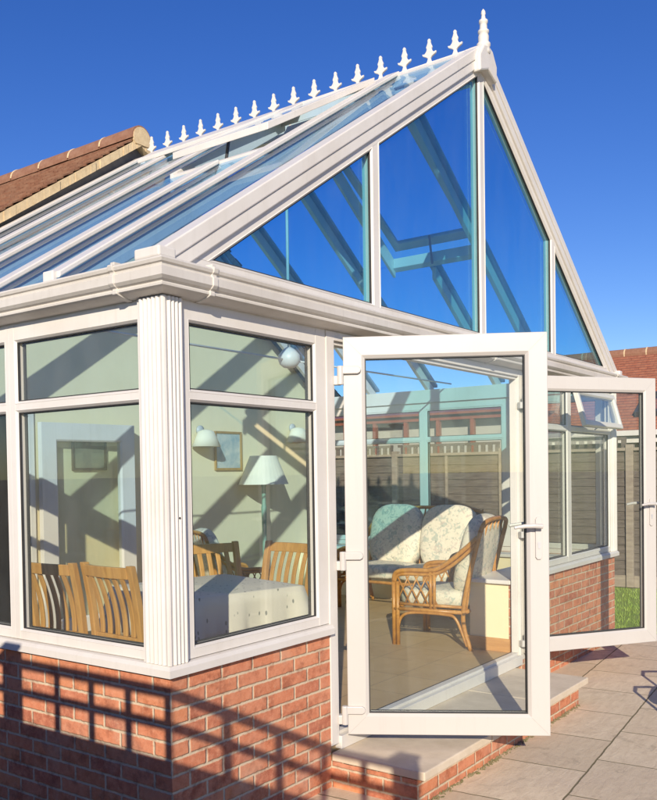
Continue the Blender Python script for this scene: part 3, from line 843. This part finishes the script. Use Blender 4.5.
mj0 = mj.build('mortar_joint', M['mortar'], ro)
mj0.location = (0, .455, 0)
for k in range(2, 15):
    c = mj0.copy(); COL.objects.link(c); c.parent = ro; c.location = (0, .455 * k, 0)
mj = MB()
mj.lathe([(.001, 0), (.100, 0), (.100, .05), (.001, .05)], (0, 0, 0), 18, lambda p: Vector((XC + p.x, D - .188 + p.z, HZ - .035 + max(p.y, -.06))))
mj.build('ridge_end_mortar', M['mortar'], ro)

# ------------------------------------------------------------------ room contents
# ceiling fan
cfan = empty('pendant_light', (2.965, 1.66, 2.14), 'white globe pendant light hanging on a long thin rod', 'pendant light')
MB().lathe([(.012, -.075), (.045, -.07), (.075, -.045), (.088, -.01), (.085, .03), (.05, .07), (.02, .09)], (2.965, 1.66, 2.21), 20).build('globe', M['upvc'], cfan, smooth=True)
MB().tube([(2.965, 1.66, 2.28), (2.965, 1.66, 3.95)], .012, 8).build('rod', M['upvc'], cfan, smooth=True)
# standing lamp
lp = (4.58, 3.28)
lam = empty('floor_lamp', (lp[0], lp[1], FL), 'green stemmed standing lamp with pale cone shade by the back wall', 'lamp')
MB().lathe([(.15, 0), (.155, .015), (.14, .03), (.05, .045), (.03, .07)], (lp[0], lp[1], FL), 20).build('base', M['green_stem'], lam, smooth=True)
MB().lathe([(.022, .06), (.026, .2), (.020, .24), (.022, .7), (.026, .9), (.030, 1.0), (.022, 1.05), (.022, 1.22), (.030, 1.24), (.012, 1.26), (.012, 1.34)], (lp[0], lp[1], FL), 14).build('stem', M['green_stem'], lam, smooth=True)
sh = MB(); n = 32; vs = []
for r, z in ((.265, 1.19), (.142, 1.49), (.138, 1.49), (.261, 1.19)):
    vs += [(lp[0] + r * math.cos(6.2832 * k / n), lp[1] + r * math.sin(6.2832 * k / n), z) for k in range(n)]
fs = []
for a in range(4):
    c = (a + 1) % 4
    fs += [(a * n + k, a * n + (k + 1) % n, c * n + (k + 1) % n, c * n + k) for k in range(n)]
sh.add(vs, fs).build('lamp_shade', M['shade'], lam, smooth=False)

# pictures
def picture(name, x0, x1, z0, z1, y, mf, mp, label, wd=.022):
    p = empty(name, ((x0 + x1) / 2, y, z0), label, 'picture')
    MB().ring(rect(x0, z0, x1, z1), [(0, .0), (0, -.022), (wd, -.018), (wd, 0)], lambda u, v, w: Vector((u, y + w, v))).build('frame', M[mf], p)
    MB().prism(rect(x0 + wd - .002, z0 + wd - .002, x1 - wd + .002, z1 - wd + .002), -.010, -.004, lambda u, v, w: Vector((u, y + w, v))).build('print', M[mp], p)
picture('framed_picture', 4.06, 4.47, 1.345, 1.745, D - .003, 'frame_wood', 'print', 'pale watercolour in a thin wooden frame left of the standing lamp')
picture('framed_picture', 2.27, 2.64, 1.355, 1.665, D - .003, 'frame_dark', 'print_dark', 'dim picture in a dark frame behind the folded back glazed door')
# wall lights
def wall_light(x, z, label):
    w = empty('wall_light', (x, D - .005, z), label, 'wall light', 'wall lights on the back wall')
    m = MB(); m.lathe([(.03, 0), (.09, .02), (.165, .17), (.160, .17), (.085, .025), (.028, .006)], (0, 0, 0), 20, lambda p: Vector((x + p.x, D - .02 - max(p.y + .09, .0) * .8, z - p.z + .02)))
    m.build('light_shade', M['shade'], w, smooth=True)
    MB().lathe([(.05, 0), (.05, .02), (.02, .03)], (0, 0, 0), 16, lambda p: Vector((x + p.x, D - .003 - p.z, z + .015 + p.y))).build('wall_plate', M['steel'], w, smooth=True)
wall_light(5.36, 1.80, 'small white cone wall light in the corner right of the standing lamp')
wall_light(3.85, 1.73, 'small white cone wall light to the left of the pale watercolour')

# shelf unit in the room behind
shf = empty('shelf_unit', (1.9, 5.9, FL), 'brown wooden shelf unit in the dim room through the doorway', 'shelves')
MB().box((1.3, 5.8, FL), (1.34, 6.15, 1.75)).box((2.5, 5.8, FL), (2.54, 6.15, 1.75)).box((1.3, 5.8, 1.75), (2.54, 6.15, 1.79)).build('carcass', M['shelf_wood'], shf)
for z in (.3, .75, 1.15, 1.45): MB().box((1.342, 5.82, z), (2.498, 6.14, z + .03)).build('shelf', M['skirting'], shf)
for i, (x, z) in enumerate(((1.55, .781), (1.75, 1.181), (2.1, 1.181), (2.3, .781))):
    o = MB().lathe([(.05, 0), (.09, .06), (.10, .13), (.05, .2), (.06, .23)], (x, 5.95, z), 16).build('china_jar', M['blue_china'], None, smooth=True)
    tag(o, 'blue and white china jar on a shelf of the brown shelf unit', 'jar', 'china jars on the shelves')

# dining chairs ----------------------------------------------------------
def dining_chair(x, y, rz, label):
    """local: seat faces +x, back at x=-.2"""
    r = empty('dining_chair', (0, 0, 0), label, 'chair', 'slat back dining chairs around the table')
    def B(nm, mb): return mb.build(nm, M['oak'], r, bevel=.004, world=False)
    B('seat', MB().prism([(-.19, -.205), (.22, -.23), (.22, .23), (-.19, .205)], .42, .445, lambda u, v, w: Vector((u, v, w))))
    B('seat_rail', MB().box((-.17, -.185, .36), (.19, -.165, .419)).box((-.17, .165, .36), (.19, .185, .419)).box((.17, -.165, .36), (.19, .165, .419)).box((-.19, -.165, .36), (-.17, .165, .419)))
    for s in (-1, 1):
        B('leg', MB().box((.165, s * .205 - .021, 0), (.207, s * .205 + .021, .419)))
        pts = [(-.215, s * .195, 0), (-.205, s * .195, .25), (-.195, s * .195, .44), (-.201, s * .195, .54), (-.212, s * .195, .64), (-.228, s * .195, .74), (-.248, s * .195, .84), (-.265, s * .195, .915)]
        m = MB().strip(pts, .018, .019)
        B('back_post', m)
    m = MB(); b0 = []
    for k in range(9):
        yq = -.176 + .352 * k / 8; cq = -.262 - .018 * (1 - (yq / .176) ** 2)
        b0 += [(cq - .011, yq, .845), (cq + .011, yq, .845), (cq + .001, yq, .905), (cq - .021, yq, .905)]
    m.add(b0, [(4 * k + q, 4 * k + (q + 1) % 4, 4 * k + 4 + (q + 1) % 4, 4 * k + 4 + q) for k in range(8) for q in range(4)] + [(3, 2, 1, 0), (32, 33, 34, 35)])
    B('top_rail', m)
    B('lower_rail', MB().box((-.212, -.176, .50), (-.192, .176, .54)))
    for k in range(5):
        yy = -.13 + .065 * k; m = MB(); prev = None
        P = [(-.202 - .068 * (q / 8) ** 1.6 + .008 * math.sin(math.pi * q / 8), .54 + .306 * q / 8) for q in range(9)]
        m.strip([(a, yy, c) for a, c in P], .007, .016)
        B('slat', m)
    r.location = (x, y, FL); r.rotation_euler = (0, 0, rz)
    return r
ch0 = dining_chair(.66, 1.33, R(2), 'slat back oak chair nearer the house, behind the left window')
def chair_copy(x, y, rz, label):
    c = copy_tree(ch0); c.location = (x, y, FL); c.rotation_euler = (0, 0, rz); c['label'] = label
chair_copy(.72, .90, R(-4), 'slat back oak chair nearest the fluted corner post, behind the left window')
chair_copy(1.60, 1.13, R(-112), 'slat back oak chair across the table, left of the standing lamp stem')
chair_copy(1.76, .96, R(176), 'slat back oak chair at the right end of the table, under the lamp shade')

# dining table + cloth
tab = empty('dining_table', (0, 0, FL), 'rectangular oak dining table under a leaf print cloth', 'table')
TX0, TX1, TY0, TY1, TZ = -.40, .40, -.40, .40, .655
MB().box((TX0 + .02, TY0 + .02, TZ - .03), (TX1 - .02, TY1 - .02, TZ - .001)).build('table_top', M['oak'], tab)
for x in (TX0 + .08, TX1 - .08):
    for y in (TY0 + .08, TY1 - .08): MB().box((x - .03, y - .03, FL), (x + .03, y + .03, TZ - .03)).build('leg', M['oak'], tab, bevel=.004)
tc = MB(); ring_n = 96; rings = []
def per(t):
    p = [(TX0, TY0), (TX1, TY0), (TX1, TY1), (TX0, TY1)]; s = t * 4; i = int(s) % 4; f = s - int(s); a, c = p[i], p[(i + 1) % 4]
    return a[0] + (c[0] - a[0]) * f, a[1] + (c[1] - a[1]) * f, min(f, 1 - f)
cx, cy = (TX0 + TX1) / 2, (TY0 + TY1) / 2
for lev in range(6):
    row = []
    for k in range(ring_n):
        x, y, cd = per(k / ring_n)
        q = math.exp(-(cd / .11) ** 2)                       # near a corner
        if lev == 0: row.append((x * .985 + cx * .015, y * .985 + cy * .015, TZ + .006)); continue
        t = (lev - 1) / 4; dirn = Vector((x - cx, y - cy, 0)).normalized()
        nx = Vector((1 if x > cx + .39 else (-1 if x < cx - .39 else 0), 1 if y > cy + .39 else (-1 if y < cy - .39 else 0), 0))
        if nx.length == 0: nx = dirn
        fold = .020 * math.sin(k * .8) * t + .012 * math.sin(k * 2.3 + 1) * t * t + .10 * t * q
        drop = t * (.25 + .07 * q)
        v = Vector((x, y, TZ + .002 - drop)) + nx.normalized() * (.010 + fold)
        row.append(tuple(v))
    rings.append(row)
vs = [p for r in rings for p in r]; fs = [tuple(range(ring_n))]
for l in range(5):
    fs += [(l * ring_n + k, l * ring_n + (k + 1) % ring_n, (l + 1) * ring_n + (k + 1) % ring_n, (l + 1) * ring_n + k) for k in range(ring_n)]
tc.add(vs, fs); o = tc.build('tablecloth', M['leafcloth'], None, smooth=True)
tag(o, 'off white cloth with small grey leaf print draped over the dining table', 'tablecloth')
tab.location = (1.2, .93, FL); tab.rotation_euler = (0, 0, -.25); o.location = (1.2, .93, 0); o.rotation_euler = (0, 0, -.25)
sm = o.modifiers.new('solid', 'SOLIDIFY'); sm.thickness = .003; sm.offset = -1

# rattan chairs -----------------------------------------------------------
def rattan(name, x, y, rz, width, label, cat, seats=1):
    """local: faces +x, width along y"""
    r = empty(name, (0, 0, 0), label, cat)
    h = width / 2
    fr = MB(); rr = .017
    def arc(pts, rad, mb, n=6):
        # Catmull-Rom through pts
        P = [Vector(p) for p in pts]; out = []
        P = [2 * P[0] - P[1]] + P + [2 * P[-1] - P[-2]]
        for i in range(1, len(P) - 2):
            for k in range(n):
                t = k / n
                out.append(.5 * ((2 * P[i]) + (-P[i - 1] + P[i + 1]) * t + (2 * P[i - 1] - 5 * P[i] + 4 * P[i + 1] - P[i + 2]) * t * t + (-P[i - 1] + 3 * P[i] - 3 * P[i + 1] + P[i + 2]) * t ** 3))
        out.append(P[-2]); mb.tube(out, rad, 8)
    for s in (-1, 1):
        yy = s * h
        for dd in (0, .034):
            fr.tube([(.33 - dd, yy, 0), (.33 - dd, yy, .52 if dd == 0 else .50)], .0165, 8)
            fr.tube([(.02 - dd * .9, yy, .30), (.02 - dd * .9, yy, .585)], .014, 8)
        arc([(.33, yy, .50), (.31, yy, .565), (.22, yy, .59), (.0, yy, .60), (-.12, yy, .66), (-.26, yy, .77), (-.36, yy * .97, .86)], .019, fr)
        arc([(.33, yy, .47), (.30, yy, .54), (.22, yy, .56), (.0, yy, .567), (-.13, yy, .625), (-.27, yy, .735), (-.36, yy * .97, .83)], .014, fr)
        arc([(-.30, yy, 0), (-.25, yy, .16), (-.245, yy, .32), (-.30, yy, .6), (-.38, yy * .97, .90)], .0175, fr)
        arc([(.295, yy, .02), (.29, yy, .16), (.25, yy, .235), (.15, yy, .262), (-.10, yy, .262), (-.18, yy, .235), (-.235, yy, .12), (-.27, yy, .03)], .012, fr)
        fr.tube([(.33, yy, .285), (-.25, yy, .285)], .016, 8); fr.tube([(.31, yy, .325), (-.25, yy, .325)], .012, 8)
    arc([(-.38, -h * .97, .90), (-.40, -h * .8, .97), (-.405, 0, .99), (-.40, h * .8, .97), (-.38, h * .97, .90)], .018, fr)
    fr.tube([(.335, -h, .285), (.335, h, .285)], .016, 8); fr.tube([(-.25, -h, .285), (-.25, h, .285)], .016, 8)
    for k in range(int(7 * seats)):
        yy = -h + width * (k + .5) / int(7 * seats); arc([(-.25, yy, .285), (-.30, yy, .6), (-.40, yy, .975)], .008, fr)
    fr.build('frame', M['wicker'], r, smooth=True, world=False)
    la = MB()
    for s in (-1, 1):
        yy = s * h
        for k in range(4):
            xa = .31 - .075 * k
            la.tube([(xa, yy + .004, .325), (xa - .12, yy + .004, .565)], .0065, 6); la.tube([(xa, yy - .004, .565), (xa - .12, yy - .004, .325)], .0065, 6)
    la.build('lattice', M['wicker'], r, smooth=True, world=False)
    w1 = (width - .07) / seats
    for q in range(seats):
        yc = -h + .035 + w1 * (q + .5)
        MB().pillow((.03, yc, .375), (.60, w1 * .98, .15), .45, .4, None, 28, 14, .01).build('seat_cushion', M['floral'], r, smooth=True, world=False)
        T_ = Matrix.Translation((-.25, yc, .70)) @ Matrix.Rotation(R(-14), 4, 'Y')
        MB().pillow((0, 0, 0), (.19, w1 * 1.0, .66), .62, .55, T_, 28, 16, .015).build('back_cushion', M['floral'], r, smooth=True, world=False)
    r.location = (x, y, FL); r.rotation_euler = (0, 0, rz)
    return r
rattan('rattan_armchair', 3.76, .70, R(97), .64, 'rattan armchair with floral cushions and lattice arms beside the doorway', 'armchair')
rattan('rattan_sofa', 5.02, 1.78, R(178), 1.30, 'rattan two seat sofa with high floral cushions under the far windows', 'sofa', 2)
t = rattan('rattan_armchair', 3.45, 2.75, R(-25), .60, 'rattan armchair with floral cushions between the picture and the standing lamp', 'armchair')
t.scale = (.86, .86, .86)

# ------------------------------------------------------------------ garden side, right
fen = empty('garden_fence', (9.5, 2, G), 'weathered grey brown timber fence of overlapping horizontal boards', 'fence')
py = [-5.5 + 1.83 * i - .98 + .1 for i in range(11)]
for i in range(10):
    m = MB(); y0, y1 = py[i] + .05, py[i + 1] - .05; z = G + .02
    while z < 1.50:
        hgt = .128; x = 9.5
        n = 7; wav = [random.uniform(-.008, .008) for _ in range(n + 1)]
        for k in range(n):
            ya, yb = y0 + (y1 - y0) * k / n, y0 + (y1 - y0) * (k + 1) / n
            m.add([(x - .022, ya, z + wav[k]), (x - .022, yb, z + wav[k + 1]), (x - .004, yb, z + hgt + .02), (x - .004, ya, z + hgt + .02), (x - .012, ya, z + wav[k]), (x - .012, yb, z + wav[k + 1]), (x + .004, yb, z + hgt + .02), (x + .004, ya, z + hgt + .02)],
                  [(0, 1, 2, 3), (7, 6, 5, 4), (0, 4, 5, 1), (2, 6, 7, 3), (0, 3, 7, 4), (1, 5, 6, 2)])
        z += .112
    m.build('fence_panel', M['fence'], fen)
    MB().box((9.45, y0, 1.535), (9.53, y1, 1.575)).box((9.47, y0, G), (9.478, y1, G + .16)).build('capping_rail', M['fence_light'], fen)
    MB().box((9.455, (y0 + y1) / 2 - .02, G + .03), (9.477, (y0 + y1) / 2 + .02, 1.53)).build('batten', M['fence_light'], fen)
for y in py: MB().box((9.44, y - .049, G), (9.54, y + .049, 1.62)).build('fence_post', M['fence_light'], fen, bevel=.006)
tr = MB(); 
for i in range(4, 10):
    y0, y1 = py[i] + .05, py[i + 1] - .05
    for k in range(15): tr.box((9.48, y0 + (y1 - y0) * k / 15, 1.576), (9.505, y0 + (y1 - y0) * k / 15 + .065, 1.68))
    tr.box((9.475, y0, 1.68), (9.51, y1, 1.72))
tr.build('trellis_top', M['fence'], fen)

nb = empty('neighbour_house', (14.5, 2, G), 'neighbouring house with red tiled roof, skylight and white gutter beyond the fence', 'house')
NX0, NX1, NZ0, NZ1 = 13.0, 16.0, 1.92, 3.66
MB().box((13.25, -9, G), (18.6, 4.2, 2.0)).build('wall', M['render'], nb)
def nroof():
    m = MB(); n = 30
    for k in range(n):
        xa, xb = NX0 + (NX1 - NX0) * k / n, NX0 + (NX1 - NX0) * (k + 1.12) / n
        za, zb = NZ0 + (NZ1 - NZ0) * k / n + .022, NZ0 + (NZ1 - NZ0) * (k + 1.12) / n
        m.add([(xa, -9.4, za), (xa, 4.6, za), (xb, 4.6, zb), (xb, -9.4, zb), (xa, -9.4, za - .025), (xa, 4.6, za - .025), (xb, 4.6, zb - .02), (xb, -9.4, zb - .02)],
              [(0, 1, 2, 3), (7, 6, 5, 4), (0, 4, 5, 1), (1, 5, 6, 2), (2, 6, 7, 3), (0, 3, 7, 4)])
    m.box((NX1 - .02, -9.4, NZ1 - .1), (NX1 + .02, 4.6, NZ1))
    m.add([(NX1, -9.4, NZ1), (NX1, 4.6, NZ1), (19, 4.6, NZ0), (19, -9.4, NZ0)], [(0, 1, 2, 3)])
    return m.build('roof', M['rooftile_far'], nb, uvf=lambda p, n_: (p.y, (p.x - NX0) * 1.1556 + (.0)))
nr = nroof()
nt0 = MB().tube([(NX1, -9.388, NZ1 - .01), (NX1, -8.97, NZ1 - .01)], .115, 12).build('ridge_tile', M['ridgetile'], nr)
nj0 = MB().tube([(NX1, -9.412, NZ1 - .01), (NX1, -9.386, NZ1 - .01)], .122, 12).build('mortar_joint', M['mortar'], nr)
for k in range(1, 32):
    for p_ in (nt0, nj0):
        c = p_.copy(); COL.objects.link(c); c.parent = nr; c.location = (0, .44 * k, 0)
MB().box((12.90, -9.4, 1.86), (13.01, 4.6, 1.95)).box((13.012, -9.4, 1.74), (13.10, 4.6, 1.92)).build('gutter', M['gutter'], nb)
# skylight
sk0 = .22; 
def SKY(u, v, w):
    nn = Vector((-(NZ1 - NZ0), 0, NX1 - NX0)).normalized(); a = Vector((NX1 - NX0, 0, NZ1 - NZ0)).normalized()
    return Vector((13.0, 0, NZ0)) + a * v + Vector((0, -u, 0)) + nn * w
m = MB(); m.ring([(-2.02, .55), (-1.35, .55), (-1.35, 1.35), (-2.02, 1.35)], [(0, .0), (0, .11), (.07, .12), (.08, .07), (.08, 0)], SKY)
s_ = m.build('skylight', M['dark_metal'], nb)
MB().prism([(-1.96, .61), (-1.41, .61), (-1.41, 1.29), (-1.96, 1.29)], .07, .085, SKY).build('pane', M['wall_glass'], s_)
# red-brown framed sunroom seen through the room
sun_r = empty('sunroom', (12.0, 6.3, G), 'red brown framed glazed lean-to beyond the fence seen through the far windows', 'sunroom')
m = MB(); 
for k in range(9): m.box((11.2, 3.4 + .66 * k, 1.5), (11.28, 3.47 + .66 * k, 2.19))
m.box((11.19, 3.35, 2.19), (11.3, 8.85, 2.29)); m.box((11.19, 3.35, 1.42), (11.3, 8.85, 1.5)); m.build('frame', M['red_frame'], sun_r)
MB().box((11.23, 3.4, 1.501), (11.25, 8.8, 2.189)).build('pane', M['wall_glass'], sun_r)
MB().box((11.45, 3.4, G), (11.5, 8.8, 2.2)).build('blind', M['blind'], sun_r)
MB().box((11.2, 3.4, G), (11.3, 8.8, 1.419)).build('wall', M['brick'], sun_r)
MB().add([(11.1, 3.2, 2.28), (11.1, 9, 2.28), (13.2, 9, 2.7), (13.2, 3.2, 2.7), (11.1, 3.2, 2.32), (11.1, 9, 2.32), (13.2, 9, 2.74), (13.2, 3.2, 2.74)], [(0, 3, 2, 1), (4, 5, 6, 7), (0, 1, 5, 4), (1, 2, 6, 5), (2, 3, 7, 6), (3, 0, 4, 7)]).build('roof', M['red_frame'], sun_r)

# ------------------------------------------------------------------ trellis fence left of the viewer (casts the shadow on the brick)
HF = 1.78; FX = -(HF - .435) * 2.1
S_ = Vector((2.1, 1.4, -1.0))
def back(q, z): 
    s = (z - q[2]); return Vector((q[0] - 2.1 * s, q[1] - 1.4 * s, z))
yA = back((0, 1.07, .445), HF).y; yB = back((1.255, -.40, -.132), HF).y
tf = empty('trellis_fence', (FX, (yA + yB) / 2, G), 'brown timber fence topped with square trellis and capped posts', 'fence')
zs_ = HF - .305
def bay(y0, y1):
    m = MB()
    n = int((y1 - y0) / .13)
    for k in range(n): m.box((FX - .012, y0 + (y1 - y0) * k / n, G + .02), (FX + .012, y0 + (y1 - y0) * (k + 1) / n - .0005, zs_))
    m.build('fence_panel', M['trellis'], tf)
    t = MB(); t.box((FX - .014, y0, HF - .042), (FX + .014, y1, HF)); t.box((FX - .010, y0, HF - .176), (FX + .012, y1, HF - .140))
    yv = yA - .305 * 1.4 * 0 - .0
    k = 0
    y = (-.33 - (HF - 1.2) * 1.4) if abs(y1 - yA) < .2 else y1 - .2
    while y > y0 + .05:
        t.box((FX - .0095, y - .0165, zs_ + .001), (FX + .0095, y + .0165, HF - .043)); y -= .2415
    t.build('trellis', M['trellis'], tf)
bay(yB + .055, yA - .055); bay(yA + .055, yA + 1.9); bay(yA + 2.01, yA + 3.8)
for y in (yA, yB, yA + 1.955, yA + 3.85):
    p = MB(); p.box((FX - .05, y - .05, G), (FX + .05, y + .05, HF + .02)); p.box((FX - .062, y - .062, HF + .02), (FX + .062, y + .062, HF + .042))
    p.build('fence_post', M['trellis'], tf, bevel=.004)

# garden chair right of the viewer (its shadow falls on the paving)
gc = empty('garden_chair', (0, 0, 0), 'dark metal garden armchair on the paving', 'chair')
m = MB()
for s in (-1, 1):
    m.tube([(.27, s * .27, 0), (.28, s * .27, .30), (.27, s * .27, .56), (.22, s * .27, .62), (.10, s * .27, .64), (-.20, s * .27, .62), (-.27, s * .26, .60)], .013, 8)
    m.tube([(-.24, s * .26, 0), (-.22, s * .26, .42), (-.30, s * .26, .92)], .013, 8)
m.tube([(-.30, -.26, .92), (-.31, 0, .95), (-.30, .26, .92)], .013, 8)
m.build('frame', M['dark_metal'], gc, smooth=True, world=False)
MB().pillow((.02, 0, .43), (.54, .5, .06), .3, .3).build('seat', M['dark_metal'], gc, smooth=True, world=False)
MB().prism([(-.24, .47), (.24, .47), (.24, .90), (-.24, .90)], 0, .02, lambda u, v, w: Vector((-.235 - (v - .47) * .16 - w, u, v))).build('backrest', M['dark_metal'], gc, world=False)
gc.location = (3.05, -1.72, G); gc.rotation_euler = (0, 0, R(100))

# ------------------------------------------------------------------ light, sky, camera
sd = S_.normalized()
sun = bpy.data.lights.new('sun', 'SUN'); so = bpy.data.objects.new('sun', sun); COL.objects.link(so)
so.rotation_euler = sd.to_track_quat('-Z', 'Y').to_euler(); sun.energy = 4.3; sun.angle = R(.36); sun.color = (1.0, .885, .725)
wd = bpy.data.worlds.new('World'); SC.world = wd; wd.use_nodes = True
nt = wd.node_tree; nt.nodes.clear(); g = N(nt)
sky = g.n('ShaderNodeTexSky', sky_type='NISHITA'); sky.sun_disc = False
tos = -sd
sky.sun_elevation = math.asin(tos.z); sky.sun_rotation = math.atan2(tos.x, tos.y)
sky.air_density = 1.0; sky.dust_density = .15; sky.ozone_density = 4.0; sky.altitude = 0
bgn = g.n('ShaderNodeBackground'); bgn.inputs['Strength'].default_value = .106
hs = g.n('ShaderNodeHueSaturation'); hs.inputs['Hue'].default_value = .522; hs.inputs['Saturation'].default_value = 1.25; hs.inputs['Value'].default_value = 1.0
g.l(sky.outputs[0], hs.inputs['Color']); g.l(hs.outputs[0], bgn.inputs['Color'])
wo = g.n('ShaderNodeOutputWorld'); g.l(bgn.outputs[0], wo.inputs['Surface'])

f_, cx_, cy_, yaw, pit, rol, X, Y, Z = 867.6058, 306.7798, 493.5605, .92888313, -.02443925, -.015284, -2.48183622, -2.565745, 1.308925
cam = bpy.data.cameras.new('camera'); co = bpy.data.objects.new('camera', cam); COL.objects.link(co); SC.camera = co
fw = Vector((math.sin(yaw) * math.cos(pit), math.cos(yaw) * math.cos(pit), math.sin(pit))); rt_ = Vector((math.cos(yaw), -math.sin(yaw), 0)); up = rt_.cross(fw)
r2 = rt_ * math.cos(rol) + up * math.sin(rol); u2 = up * math.cos(rol) - rt_ * math.sin(rol)
co.matrix_world = Matrix(((r2.x, u2.x, -fw.x, X), (r2.y, u2.y, -fw.y, Y), (r2.z, u2.z, -fw.z, Z), (0, 0, 0, 1)))
PW, PH = 657.0, 800.0
cam.sensor_fit = 'VERTICAL'; cam.sensor_height = 36; cam.lens = f_ / PH * 36
cam.shift_x = -(cx_ - PW / 2) / PH; cam.shift_y = (cy_ - PH / 2) / PH
cam.clip_start = .05; cam.clip_end = 2000

SC.view_settings.view_transform = 'Standard'; SC.view_settings.look = 'None'; SC.view_settings.exposure = 0.32; SC.view_settings.gamma = 1
SC.view_settings.use_curve_mapping = False
SC.render.engine = 'CYCLES'
SC.cycles.max_bounces = 12; SC.cycles.diffuse_bounces = 4; SC.cycles.glossy_bounces = 5; SC.cycles.transparent_max_bounces = 40; SC.cycles.transmission_bounces = 6
SC.cycles.use_denoising = True; SC.cycles.sample_clamp_indirect = 6
SC.cycles.caustics_reflective = False; SC.cycles.caustics_refractive = False
